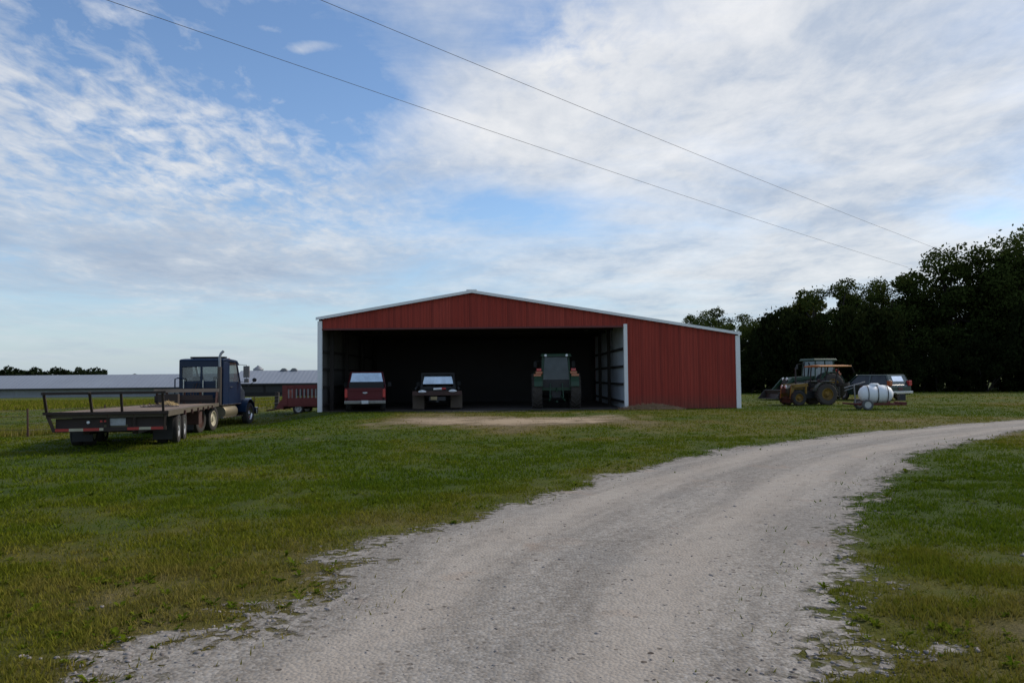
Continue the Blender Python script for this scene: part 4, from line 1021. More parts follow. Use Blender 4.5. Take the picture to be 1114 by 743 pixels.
DARKG = mirror_glass('dark_side_glass', .05)
PLATE_GLASS = mirror_glass('white_reflection_window', .85, .25, (.3, .3, .3))  # pale base and strong gloss stand for a white reflection in the pane
def wagon(loc, rz):
    t = thing('station_wagon', 'dark green estate car seen from behind beside the white tank', 'car', loc, rz)
    W = 1.72; hw = W / 2; wr = .33
    poly = [(0, .42), (.04, .34), (.75 - wr * 1.2, .3)] + [(q[0], max(q[1], .3)) for q in reversed(arch(.85, wr, wr * 1.18))] + [(3.5 - wr * 1.2, .28)] + [(q[0], max(q[1], .28)) for q in reversed(arch(3.5, wr, wr * 1.18))] + [(4.45, .3), (4.5, .55), (4.4, .78), (3.3, .94), (0.06, .94), (0, .8)]
    m = MB(); m.prism(poly, -hw, hw); m.build('body', DGREEN, t, bevel=.05)
    ins = .17
    m = MB(); m.box((0, 1.45, 1.475), (W - 2 * ins, 2.25, .06)); m.build('roof', mat('reflection_pale_roof', (.10, .14, .12), .35, 0, .2), t, bevel=.03)  # paler than the body: sky reflection painted into the roof colour
    for s in (-1, 1):
        for yb, yt in ((.08, .36), (1.5, 1.5), (3.15, 2.55)):
            m = MB(); m.tube([(s * (hw - .05), yb, .93), (s * (hw - ins - .02), yt, 1.47)], .05, 6); m.build('pillar', DGREEN, t)
    m = MB(); m.hexa([(-hw + .06, .06, .93), (hw - .06, .06, .93), (hw - .06, .12, .93), (-hw + .06, .12, .93), (-hw + ins, .30, 1.45), (hw - ins, .30, 1.45), (hw - ins, .36, 1.45), (-hw + ins, .36, 1.45)]); td = m.build('tail_door', DGREEN, t)
    m = MB(); m.add([(-.42, .135, 1.11), (.42, .135, 1.11), (.40, .275, 1.41), (-.40, .275, 1.41)], [(0, 1, 2, 3)]); m.build('rear_window', PLATE_GLASS, td)
    m = MB(); m.add([(-hw + .12, 3.15, .95), (hw - .12, 3.15, .95), (hw - ins - .06, 2.57, 1.44), (-hw + ins + .06, 2.57, 1.44)], [(0, 1, 2, 3)]); m.build('windscreen', DIMG, t)
    for s in (-1, 1):
        m = MB(); m.add([(s * (hw - .06), .2, .95), (s * (hw - .06), 3.0, .95), (s * (hw - ins - .03), 2.5, 1.44), (s * (hw - ins - .03), .45, 1.44)], [(0, 1, 2, 3)]); m.build('side_window', DARKG, t)
        m = MB(); m.box((s * (hw - .10), .06, 1.0), (.22, .22, .30)); m.build('tail_lamp', LAMPRED if s > 0 else LAMPOR, t, bevel=.02)
        m = MB(); m.box((s * (hw + .08), 2.9, 1.0), (.16, .1, .12)); m.build('mirror', DGREEN, t, bevel=.02)
        m = MB(); m.box((s * .6, 4.46, .66), (.3, .05, .14)); m.build('headlight', LAMPWH, t)
        for y in (.85, 3.5): wheel(t, s * (hw - .11), y, wr, .2, SILVER, s)
    m = MB(); m.box((0, -.06, .46), (W, .14, .16)); m.build('rear_bumper', CHROME, t, bevel=.03)
    m = MB(); m.box((0, 4.54, .42), (W, .12, .16)); m.build('front_bumper', CHROME, t, bevel=.03)
    m = MB(); m.box((0, -.015, .68), (.34, .02, .13)); m.build('licence_plate', mat('dark_red_plate', (.10, .02, .025), .5), t)
    return t
p = at(980, 436, 45.2)
wagon((p.x + .2, 45.6, hz(p.x, 45.4)), R(22))

# ------------------------------------------------------------------ semi truck (origin: ground between the tandem axles)
def semi(loc, rz):
    t = thing('semi_truck', 'dark blue conventional truck tractor with day cab and upright exhaust stack', 'truck', loc, rz)
    hw = .95
    m = MB()
    for s in (-1, 1): m.b2(s * .43 - .05, s * .43 + .05, -1.6, 6.2, .72, .98)
    for y in (-1.5, -.65, .65, 2.2, 4, 5.6): m.b2(-.4, .4, y - .06, y + .06, .76, .92)
    for y in (-.65, .65, 5.15): m.tube([(-1.0, y, .5), (1.0, y, .5)], .1, 8)
    m.lathe([(-.3, .01), (-.25, .22), (.25, .22), (.3, .01)], (0, -.65, .5), 'y', 14)
    m.build('chassis', DARKSTEEL, t)
    m = MB(); m.lathe([(0, .48), (.05, .48), (.06, .42), (.07, .05)], (0, 0, 1.0), 'z', 24); m.build('fifth_wheel', DARKSTEEL, t)
    # cab shell built from slabs with real openings
    y0, y1 = 2.2, 4.35; zb, zt = 1.02, 2.98; zw = 2.0
    m = MB()
    m.b2(-hw, hw, y0, y0 + .05, zb, zw + .02)                       # back lower
    m.b2(-hw, hw, y0 + .003, y0 + .05, 2.62, zt - .05)                        # back upper
    for s, w in ((-1, .13), (1, .13)): m.b2(s * hw - (w if s > 0 else 0), s * hw + (w if s < 0 else 0), y0 + .002, y0 + .051, zw, 2.64)
    m.b2(-.05, .05, y0 + .002, y0 + .05, zw, 2.64)
    m.b2(-hw + .02, hw - .02, y0, y1, zb - .04, zb + .04)                          # floor
    m.build('cab', BLUE, t, bevel=.015)
    m = MB()
    m.prism([(y0 - .02, zt - .09), (y0 + .06, zt - .02), (y0 + .5, zt + .02), (y1 - .55, zt - .04), (y1 - .42, zt - .14), (y1 - .5, zt - .15), (y0 + .02, zt - .12)], -hw + .01, hw - .01); m.build('cab_roof', BLUE, t, bevel=.03)
    m = MB(); m.prism([(y1 - .42, zt - .12), (y1 - .12, zt - .26), (y1 - .12, zt - .23), (y1 - .4, zt - .06)], -hw + .03, hw - .03); m.build('sun_visor', BLUE, t)
    for k in range(5):
        m = MB(); m.box((-.6 + .3 * k, y1 - .62, zt + .02), (.12, .1, .06)); m.build('marker_lamp', LAMPOR, t, bevel=.01)
    m = MB(); m.box((.1, y0 + .55, zt + .06), (1.5, .3, .07)); m.build('roof_fairing', BLACKP, t, bevel=.02)
    for xa, xb in ((-hw + .14, -.06), (.06, hw - .14)):
        m = MB(); m.b2(xa, xb, y0 + .02, y0 + .03, zw + .03, 2.61); m.build('rear_window', CLEARG, t)
    for s in (-1, 1):
        xs = s * hw
        m = MB()
        A = min(xs, xs - s * .05); B = max(xs, xs - s * .05)
        m.b2(A, B, y0 + .6, y1 - .02, zb, zw - .02)
        m.b2(A, B, y0 + .6, y0 + .72, zw - .02, zt - .16)
        m.prism([(y1 - .02, zw - .02), (y1 - .12, zw - .02), (y1 - .56, zt - .16), (y1 - .46, zt - .16)], A, B)
        dr = m.build('door', BLUE, t)
        m = MB(); m.add([(xs - s * .02, y0 + .72, zw - .02), (xs - s * .02, y1 - .12, zw - .02), (xs - s * .02, y1 - .56, zt - .16), (xs - s * .02, y0 + .72, zt - .16)], [(0, 1, 2, 3)]); m.build('door_window', CLEARG, dr)
        m = MB(); m.tube([(xs + s * .03, y0 + .75, 1.75), (xs + s * .05, y0 + .95, 1.75)], .02, 6); m.build('handle', CHROME, dr)
        m = MB(); m.b2(A, B, y0 + .02, y0 + .59, zb + .002, zt - .14); m.build('cab_side', BLUE, t, bevel=.01)
        # west coast mirrors
        m = MB(); m.box((xs + s * .34, y1 - .25, 2.42), (.26, .09, .52)); m.tube([(xs, y1 - .4, 2.75), (xs + s * .34, y1 - .25, 2.72), (xs + s * .34, y1 - .25, 1.98), (xs, y1 - .3, 1.95)], .018, 6); m.box((xs + s * .34, y1 - .24, 2.02), (.2, .08, .18)); m.build('mirror', mat('mirror_shell', (.30, .28, .27), .3, .5, .3), t, bevel=.03)
        # hood mirror
        m = MB(); m.tube([(s * .8, y1 + .9, 1.62), (s * 1.2, y1 + 1.05, 1.98)], .016, 6); m.lathe([(-.05, .001), (-.04, .09), (.03, .10), (.05, .001)], (s * 1.22, y1 + 1.05, 2.05), 'y', 14); m.build('hood_mirror', BLACKP, t)
        # fuel tank and steps
        m = MB(); m.lathe([(-.75, .02), (-.74, .27), (-.7, .29), (.7, .29), (.74, .27), (.75, .02)], (s * .78, 2.95, .68), 'y', 20); m.build('fuel_tank', mat('dull_aluminium_tan', (.26, .225, .15), .45, .5, .5, (.2, .16, .1)), t, 40)
        m = MB(); m.b2(s * .98 - .06, s * .98 + .06, 2.0, 4.4, .42, .47); m.b2(s * .95 - .05, s * .95 + .05, 2.1, 4.3, .98, 1.01); m.build('step', CHROME, t, bevel=.01)
        # front fender
        poly = arch(5.15, .5, .68, 12, 8, 172) + list(reversed(arch(5.15, .5, .62, 12, 8, 172)))
        m = MB(); m.prism(poly, s * .66, s * 1.14); m.build('front_fender', BLUE, t, bevel=.02)
        wheel(t, s * 1.0, 5.15, .5, .29, CHROME, s, rim_r=.60)
        for y in (-.65, .65):
            wheel(t, s * 1.02, y, .5, .27, CREAM if y > 0 else RUST, s, rim_r=.62); wheel(t, s * .70, y, .5, .27, RUST, s, rim_r=.62)
        m = MB(); m.box((s * .86, -1.45, .55), (.6, .012, .75)); m.build('mud_flap', BLACKP, t)
        m = MB(); m.tube([(s * .7, y0 - .12, 1.05), (s * .7, y0 - .12, 2.1), (s * .7, y0, 2.14)], .022, 6); m.build('grab_rail', CHROME, t)
    m = MB(); m.tube([(.12, y0 - .1, 1.05), (.12, y0 - .1, 2.05)], .02, 6); m.build('grab_rail', CHROME, t)
    # blue hoop left of cab
    m = MB(); m.tube([(-1.1, y0 - .05, 1.2), (-1.1, y0 - .05, 2.12), (-.98, y0 - .05, 2.16), (-.72, y0 - .05, 2.12)], .028, 6); m.build('air_line_hoop', BLUE, t)
    # windscreen, cowl and hood
    m = MB(); m.add([(-hw + .06, y1 + .02, zw - .05), (hw - .06, y1 + .02, zw - .05), (hw - .1, y1 - .46, zt - .17), (-hw + .1, y1 - .46, zt - .17)], [(0, 1, 2, 3)]); m.build('windscreen', CLEARG, t)
    m = MB()
    m.hexa([(-.93, y1 - .03, 1.0), (.93, y1 - .03, 1.0), (.55, 6.25, .75), (-.55, 6.25, .75), (-.9, y1 - .03, zw - .04), (.9, y1 - .03, zw - .04), (.48, 6.2, 1.55), (-.48, 6.2, 1.55)])
    m.build('hood', BLUE, t, bevel=.06)
    m = MB(); m.box((0, 6.27, 1.15), (.85, .04, .7)); m.build('grille', CHROME, t)
    m = MB(); m.box((0, 6.3, .6), (2.2, .2, .32)); m.build('front_bumper', CHROME, t, bevel=.03)
    for s in (-1, 1):
        m = MB(); m.box((s * .72, 6.05, 1.1), (.28, .12, .2)); m.build('headlight', LAMPWH, t, bevel=.02)
    # exhaust stack right behind the cab
    m = MB(); m.tube([(.86, y0 - .2, 1.0), (.86, y0 - .2, 2.62)], .09, 14); st = m.build('exhaust_stack', mat('stack_shield', (.11, .09, .075), .4, .6, .5), t, 40)
    m = MB(); m.tube([(.86, y0 - .2, 2.6), (.86, y0 - .2, 3.05), (.90, y0 - .18, 3.18), (.99, y0 - .12, 3.29)], .055, 12); m.build('stack_tip', GALV, st, 40)
    for k, cx in enumerate((-.28, -.16, -.04)):
        m = MB(); m.tube([(cx, y0 - .02, 1.95), (cx - .05, y0 - .3, 1.5), (cx + .1, y0 - .7, 1.35), (cx + .15, y0 - 1.1, 1.5)], .016, 5); m.build('air_line', RUST if k == 1 else BLACKP, t)
    m = MB(); m.b2(-hw + .08, hw - .25, y0 - .03, y0 - .003, 1.36, 1.42); m.b2(-hw + .08, hw - .25, y0 - .03, y0 - .004, 1.90, 1.94); m.build('cab_back_rib', BLUE, t)
    m = MB(); m.b2(-.75, .7, y0 - .32, y0 - .04, 1.02, 1.3); m.build('cab_deck_box', BLACKP, t)
    for s in (-1, 1): m = MB(); m.box((s * .45, y0 + .85, 1.75), (.5, .16, .95), (.1, 0, 0)); m.box((s * .45, y0 + 1.1, 1.35), (.5, .5, .16)); m.build('seat', SEATM, t, bevel=.05)
    return t
SX, SY = -13.3, 31.35
semi((SX, SY, hz(SX, SY + 2) - .02), R(0))

def trailer(loc, rz, rx):
    t = thing('flatbed_trailer', 'long flatbed trailer with worn plank deck, iron tail rail and red white reflector strip', 'trailer', loc, rz, rx=rx)
    LN, W = 15.0, 2.44; hw = W / 2; zd = .88
    m = MB(); m.b2(-hw + .05, hw - .05, .05, LN, zd - .06, zd); m.build('deck', DECKM, t)
    m = MB()
    for s in (-1, 1):
        m.b2(s * hw - (.05 if s > 0 else 0), s * hw + (.05 if s < 0 else 0), 0, LN, zd - .12, zd + .012)
    m.b2(-hw + .052, hw - .052, 0, .048, zd - .12, zd + .01)
    m.build('side_rail', mat('rub_rail_brown', (.10, .08, .05), .7, 0, .6, (.03, .022, .016), 3), t)
    m = MB()
    for s in (-1, 1):
        m.b2(s * .5 - .06, s * .5 + .06, .3, LN - 2.9, zd - .5, zd - .13)
        m.b2(s * .4 - .05, s * .4 + .05, LN - 2.9, LN - .3, zd - .24, zd - .13)
    for k in range(22): m.b2(-hw + .06, hw - .06, .5 + k * .66, .58 + k * .66, zd - .125, zd - .065)
    m.build('chassis', FRAMEBR, t)
    # tail board and bumper
    m = MB(); m.b2(-hw + .16, hw - .1, .10, .15, .50, zd - .13); m.build('tail_board', TAILBM, t)
    m = MB(); m.b2(-hw + .12, hw - .05, .02, .1, .46, .55); m.build('bumper_bar', FRAMEBR, t)
    segs = [(-hw + .16, -.78, 1), (-.78, -.5, 0), (-.5, -.18, 1), (-.18, -.1, 0), (.38, .62, 1), (.62, .86, 0), (.86, hw - .08, 1)]
    wm = mat('pale_reflector', (.50, .45, .32), .4, 0, .5, (.25, .18, .1), 6); rm_ = mat('red_reflector', (.42, .03, .02), .4, 0, .25, (.2, .04, .03), 8)
    for a, b, k in segs:
        m = MB(); m.b2(a, b, .012, .018, .475, .535); m.build('reflector_strip', rm_ if k else wm, t)
    m = MB(); m.b2(-.10, .38, .08, .098, .545, .60); m.build('bumper_plate', mat('olive_bar', (.10, .09, .04), .6), t)
    m = MB(); m.box((.17, .075, .66), (.33, .012, .16)); m.build('licence_plate', mat('grimy_plate', (.42, .43, .43), .5, 0, .6, (.16, .15, .14), 9), t)
    m = MB(); m.lathe([(0, .035), (-.02, .03), (-.022, .001)], (-.42, .1, .66), 'y', 14); m.build('tail_lamp', LAMPWH, t)
    for x in (-.06, .02): m = MB(); m.box((x - .1, .095, .68), (.05, .02, .04)); m.build('tail_lamp', LAMPRED, t)
    # tail rail leaning back over the tail
    m = MB()
    def bar(a, b, w=.05):
        a = Vector(a); b = Vector(b); v = b - a
        q = v.to_track_quat('Z', 'Y').to_euler()
        m.box((a + b) / 2, (w, w, v.length + w), q)
    zt = 1.30
    for x in (-hw + .02, -.32, .28, 1.12):
        bar((x, -.03, zd - .02), (x - .0, -.30 if x < 0 else -.2, zt))
    bar((-hw, -.30, zt), (1.16, -.2, zt), .055)
    bar((-hw - .02, -.06, zd - .01), (hw - .02, -.04, zd - .03), .06)
    bar((-hw + .02, -.03, zd - .02), (-hw + .14, .03, .50), .06); bar((hw - .06, -.02, zd - .04), (hw - .08, .03, .50), .05)
    bar((-.02, .02, zd - .05), (.0, .05, .47), .05); bar((.52, .02, zd - .05), (.5, .05, .47), .05)
    m.build('tail_rail', FRAMEBR, t)
    # head board at the front
    m = MB(); m.b2(-hw, hw, LN - .09, LN - .02, 1.34, 1.50); m.build('head_board', BOARDM, t)
    m = MB(); m.b2(-hw + .02, hw - .25, LN - .06, LN - .025, .95, 1.22); m.build('head_board', TAILBM, t)
    m = MB()
    for x in (-hw + .1, -.75, -.1, .5, hw - .08): m.b2(x - .04, x + .04, LN - .018, LN + .05, zd, 1.45)
    bar((hw - .08, LN - .55, zd), (hw - .08, LN - .05, 1.34), .06)
    m.build('head_frame', RUST, t)
    m = MB(); m.b2(-hw + .25, -.25, LN - .8, LN - .12, zd, 1.28); m.build('dunnage_box', mat('dark_brown_box', (.04, .028, .022), .8, 0, .5), t)
    for y in (2.25, 3.5):
        for s in (-1, 1):
            wheel(t, s * (hw - .13), y, .375, .225, SILVER, s, rim_r=.60, z0=.03); wheel(t, s * (hw - .40), y, .375, .225, SILVER, s, rim_r=.60, z0=.03)
        m = MB(); m.tube([(-1.0, y, .405), (1.0, y, .405)], .065, 8); m.build('axle', DARKSTEEL, t)
    for s in (-1, 1):
        m = MB(); m.box((s * (hw - .34), 1.72, .44), (.44, .012, .56)); m.build('mud_flap', BLACKP, t)
        m = MB(); m.b2(s * .75 - .05, s * .75 + .05, LN - 4.2, LN - 4.1, .45, zd - .12); m.build('landing_leg', DARKSTEEL, t)
    m = MB(); m.lathe([(-.5, .02), (-.48, .16), (.48, .16), (.5, .02)], (.0, 5.2, .52), 'x', 14); m.build('air_tank', DARKSTEEL, t)
    m = MB(); m.b2(hw - .62, hw - .1, 8.0, 9.0, .28, .72); m.build('tool_box', RUST, t, bevel=.02)
    m = MB(); m.lathe([(-.1, .2), (-.11, .36), (0, .40), (.11, .36), (.1, .2)], (-.1, 6.6, .60), 'z', 22, closed=True); m.build('spare_tyre', RUBBER, t)
    m = MB(); m.tube([(.3, .2, .62), (.25, .9, .5), (.3, 1.8, .62), (.2, 3.2, .48), (.3, 5, .6)], .018, 5); m.build('air_hose', BLACKP, t)
    for k in range(6):
        m = MB(); m.box((hw + .02, 3.0 + k * 1.7, zd - .1), (.05, .14, .12)); m.build('strap_winch', RUST, t)
    return t
TH = R(16.4)
TX, TY = -8.92, 17.35
trl = trailer((TX, TY, 0), TH, R(-.95))

def heap(name, label, loc, rx, ry, h, mt, seed, straw=300, parent_rot=0, cat='straw', sl=.18):
    rng = np.random.default_rng(seed); m = MB(); n = 22; k = 9
    vs = [(0, 0, h)]; fs = []
    for j in range(1, k + 1):
        for i in range(n):
            th = 2 * PI * i / n; rr = j / k
            w = 1 + .35 * (float(fbm(math.cos(th) * 2 + seed, math.sin(th) * 2, seed)) - .5) * 2
            z = h * (1 - rr ** 1.6) * (.75 + .5 * float(fbm(rr * 4 * math.cos(th) + 9, rr * 4 * math.sin(th) + seed, 3)))
            vs.append((rx * rr * w * math.cos(th), ry * rr * w * math.sin(th), z - .03 * (j == k)))
    for i in range(n): fs.append((0, 1 + i, 1 + (i + 1) % n))
    for j in range(k - 1):
        for i in range(n): a = 1 + j * n; fs.append((a + i, a + n + i, a + n + (i + 1) % n, a + (i + 1) % n))
    for q in range(straw):
        rr = math.sqrt(rng.uniform()) * 1.05; th = rng.uniform(0, 2 * PI); x = rx * rr * math.cos(th); y = ry * rr * math.sin(th); z = h * max(0, 1 - rr ** 1.6) * .95
        a = rng.uniform(0, 2 * PI); l = rng.uniform(.3, 1) * sl; o = len(vs)
        dx, dy, dz = math.cos(a) * l, math.sin(a) * l, rng.uniform(-.2, .9) * l
        vs += [(x, y, z), (x + dx, y + dy, z + dz), (x + dx * .5 + .012, y + dy * .5 + .012, z + dz * .5 + .014)]; fs.append((o, o + 1, o + 2))
    m.add(vs, fs)
    o = m.build(name, mt); o.location = loc; o.rotation_euler = (0, 0, parent_rot)
    return tag(o, label, cat)
heap('straw_heap', 'low heap of brown straw at the white door jamb of the red barn', (6.55, 36.95, .0), 1.5, .5, .24, mat('brown_straw', (.30, .19, .095), .95, 0, .45, (.15, .095, .05), 3, bump=.6), 4, 2200)
def on_deck(u, v):
    y = v; x = u
    return (TX + math.cos(TH) * x - math.sin(TH) * y, TY + math.sin(TH) * x + math.cos(TH) * y, .88 - y * math.sin(R(.95)) + .0)
heap('straw_heap', 'small clump of pale straw left on the plank deck of the trailer', on_deck(-.2, 11.0), .34, .3, .15, HAY, 8, 160, sl=.1)
heap('bark_debris', 'dark bark scraps lying in the middle of the trailer deck', on_deck(.15, 6.6), .55, .3, .07, FRAMEBR, 12, 90, cat='debris', sl=.16)

# ------------------------------------------------------------------ red stake wagon by the barn
def stake_wagon(loc, rz):
    t = thing('hay_wagon', 'faded red stake sided wagon parked at the left end of the barn', 'wagon', loc, rz)
    LN, W = 4.4, 2.0; z0, z1 = .55, 1.72
    m = MB(); m.b2(-LN / 2, LN / 2, -W / 2, W / 2, z0 - .08, z0); m.build('floor', REDWAG, t)
    for s in (-1, 1):
        m = MB(); y = s * W / 2
        m.b2(-LN / 2, LN / 2, y - .03, y + .03, z0, z0 + .42); m.b2(-LN / 2, LN / 2, y - .035, y + .035, z1 - .22, z1); m.build('side_board', REDWAG, t)
        m = MB()
        for k in range(19):
            x = -LN / 2 + .12 + k * (LN - .24) / 18; m.b2(x - .035, x + .035, y - .02, y + .02, z0 + .42, z1 - .22)
        m.build('stakes', mat('pale_stakes', (.38, .36, .35), .7) if s < 0 else REDWAG, t)
    for s in (-1, 1):
        m = MB(); x = s * LN / 2; m.b2(x - .03, x + .03, -W / 2 + .03, W / 2 - .03, z0, z1 - .3); m.build('end_board', REDWAG, t)
    m = MB(); m.b2(-LN / 2 - .01, -LN / 2 + .3, -W / 2 - .06, -W / 2 - .035, z0, z1); m.b2(-LN / 2 + .6, -LN / 2 + .72, -W / 2 - .06, -W / 2 - .036, z0 + .42, z1); m.build('corner_post', REDWAG, t)
    for x in (-1.3, 1.3):
        for s in (-1, 1):
            w = wheel(t, x, s * .85, .33, .2, SILVER, 1, rim_r=.6); w.rotation_euler = (0, 0, R(90 * s)); w.location = (x, s * .85, .33)
        m = MB(); m.tube([(x, -.85, .33), (x, .85, .33)], .05, 6); m.build('axle', DARKSTEEL, t)
    m = MB(); m.b2(-LN / 2, LN / 2, -.1, .1, .36, .46); m.tube([(-LN / 2, 0, .4), (-LN / 2 - 1.3, 0, .2)], .05, 6); m.build('chassis', RUST, t)
    m = MB(); m.prism([(-LN / 2 - .45, .38), (-LN / 2, .30), (-LN / 2, .95), (-LN / 2 - .2, .8)], -W / 2 + .1, W / 2 - .5, 'y'); m.build('feed_trough', REDWAG, t)
    return t
p = at(302, 446, 47)
stake_wagon((p.x + 2.75, 47.2, hz(p.x + 1.5, 46)), R(-2))

# dark post beside the wagon
m = MB(); m.box((0, 0, .45), (.28, .28, 1.5), (0, .03, 0), .95); m.tube([(0, 0, 1.1), (0, 0, 1.24)], .05, 6)
p = at(302, 441, 58); o = m.build('gate_post', DARKWOOD); o.location = (p.x - .05, 58, hz(p.x, 58)); tag(o, 'short dark gate post in the grass left of the red wagon', 'post')

# ------------------------------------------------------------------ poultry houses
POULROOF = roofing_mat('grey_metal_roof', (.30, .325, .36), .9, 0)
def poultry(label, x0, x1, y, zg, zw, ridge, depth, wallm, panels):
    t = thing('poultry_house', label, 'poultry house', ((x0 + x1) / 2, y, zg))
    l = (x1 - x0) / 2
    m = MB(); m.b2(-l, l, 0, .1, -.3, zw); m.b2(-l, l, depth - .1, depth, -.3, zw)
    for s in (-1, 1): m.prism([(.1, -.3), (depth - .1, -.3), (depth - .1, zw), (depth / 2, ridge - .1), (.1, zw)], s * l, s * l - s * .1)
    m.build('wall', wallm, t)
    for a, b in ((-.7, depth / 2), (depth + .7, depth / 2)):
        za = zw - (.7 / (depth / 2)) * (ridge - zw)
        m = MB(); m.hexa([(-l - .4, a, za), (l + .4, a, za), (l + .4, b, ridge), (-l - .4, b, ridge), (-l - .4, a, za + .06), (l + .4, a, za + .06), (l + .4, b, ridge + .06), (-l - .4, b, ridge + .06)]); m.build('roof', POULROOF, t)
    m = MB(); m.b2(-l - .4, l + .4, -.74, -.70, zw - .32, zw - .02); m.build('eave_board', BLACKP, t)
    n = max(2, int(2 * l / 6))
    for k in range(n):
        xa = -l + 2 * l * k / n
        m = MB(); m.b2(xa + .25, xa + 2 * l / n - .25, -.04, -.005, .5, zw - .55); m.build('side_curtain', panels, t)
    return t
zgA = 1.55 - 16.2 * 170 / 853
poultry('long grey roofed poultry house running across the field behind the trailer', -150, -56, 168, zgA, 1.95, 4.72, 12, WALLGREY, mat('pale_curtain', (.28, .285, .28), .8, 0, .4, (.09, .09, .085), .4))
pb = poultry('grey roofed poultry house with dark open side, behind the cab and red wagon', -57, -18, 160, zgA + .25, 2.35, 4.95, 12, mat('open_side_shade', (.012, .011, .011), .8, 0, .3), BLACKP)  # solid black wall and panels stand for the shade inside an open side
for px in (309, 320):
    x = xat(px, 166) + 37.5
    m = MB(); m.prism([(-.75, 4.98), (-.5, 5.25), (-.25, 5.45), (.25, 5.45), (.5, 5.25), (.75, 4.98)], 5.6, 6.4, 'y'); o = m.build('ridge_vent', SKIN_GREY, pb); o.location = (x, 0, 0)
# feed bin behind
def feed_bin(loc):
    t = thing('feed_bin', 'round metal feed bin with cone roof rising behind the far shed roof', 'feed bin', loc)
    m = MB(); m.lathe([(1.6, .3), (3.0, 1.12), (3.02, 1.15), (5.7, 1.15), (5.72, 1.12)], (0, 0, 0), 'z', 24); m.build('hopper', GALV, t, 30)
    m = MB(); m.lathe([(5.7, 1.28), (5.75, 1.25), (6.45, .3), (6.6, .26), (6.62, .02)], (0, 0, 0), 'z', 24); m.build('roof', GALV, t, 30)
    for k in range(4):
        a = PI / 4 + k * PI / 2; m = MB(); m.tube([(math.cos(a) * 1.15, math.sin(a) * 1.15, -.2), (math.cos(a) * 1.15, math.sin(a) * 1.15, 3.4)], .06, 6); m.build('leg', GALV, t)
    m = MB(); m.lathe([(-.03, 1.16), (-.03, 1.2), (.03, 1.2), (.03, 1.16)], (0, 0, 5.3), 'z', 24, closed=True); m.build('hoop', DARKSTEEL, t)
    return t
x = xat(281, 184); feed_bin((x, 184, at(281, 397.6, 184).z - 6.62))

# ------------------------------------------------------------------ wire fence on the left
def fence():
    t = thing('wire_fence', 'rusty steel post and wire fence running behind the trailer', 'fence')
    xs = [-30, -25.5, -21.2, -17.6, -16.3, -14.9, -13.6]
    P = []
    pts = [(-34, 30.5), (-29, 30.2), (-24, 29.9), (-18.0, 29.2), (-16.6, 32.0), (-16.4, 35.5), (-16.3, 39.5), (-16.2, 44), (-16.1, 49), (-16.0, 55)]
    for x, y in pts:
        z = hz(x, y)
        m = MB(); m.box((x, y, z + .5), (.055, .055, 1.12), (0, R(random.uniform(-2, 2)), .3)); m.box((x, y - .015, z + .5), (.012, .07, 1.1)); m.build('post', POSTM, t)
    for h in (.25, .5, .75, .98):
        m = MB(); m.tube([(x, y, hz(x, y) + h) for x, y in pts], .007, 4); m.build('wire', WIREM, t)
    return t
fence()

# ------------------------------------------------------------------ trees
def crown_mesh(name, seed, rx, z0, z1, ncl, nleaf, leaf, m, shape=1.0):
    rng = np.random.default_rng(seed)
    C = []
    while len(C) < ncl:
        p = rng.uniform(-1, 1, 3); r = np.linalg.norm(p)
        if r > 1 or r < .25: continue
        if rng.uniform() > .35 + .65 * r: continue
        zz = p[2]
        w = (1 - max(0, zz) ** 2 * .55 * shape) * (1.0 if zz > -.5 else .9)
        C.append((p[0] * rx * w, p[1] * rx * w, (z0 + z1) / 2 + zz * (z1 - z0) / 2))
    C = np.array(C); cr = rng.uniform(.55, 1.35, ncl) * rx / 4.0
    idx = rng.integers(0, ncl, nleaf)
    d = rng.normal(size=(nleaf, 3)); d /= np.linalg.norm(d, axis=1)[:, None]
    rad = cr[idx] * rng.uniform(.3, 1.0, nleaf) ** .6
    P = C[idx] + d * rad[:, None] * np.array([1.15, 1.15, .8])
    # a few sprays that break the outline
    ns = nleaf // 14
    P[:ns] += d[:ns] * rng.uniform(.1, .55, ns)[:, None] * (rx / 4)
    P[:, 2] = np.maximum(P[:, 2], .05)
    u = rng.normal(size=(nleaf, 3)); u /= np.linalg.norm(u, axis=1)[:, None]
    v = np.cross(u, rng.normal(size=(nleaf, 3))); v /= np.linalg.norm(v, axis=1)[:, None]
    s = leaf * rng.uniform(.6, 1.4, nleaf)[:, None]
    Q = np.stack([P - u * s, P + v * s * .55, P + u * s, P - v * s * .55], 1).reshape(-1, 3)
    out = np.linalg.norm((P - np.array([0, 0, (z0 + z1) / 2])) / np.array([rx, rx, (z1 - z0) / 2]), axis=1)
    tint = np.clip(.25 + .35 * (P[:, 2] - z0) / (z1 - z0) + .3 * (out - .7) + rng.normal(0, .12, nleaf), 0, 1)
    o = np_mesh(name, Q, np.arange(len(Q)), 4, m, {'tint': np.repeat(tint, 4)})
    return o, C

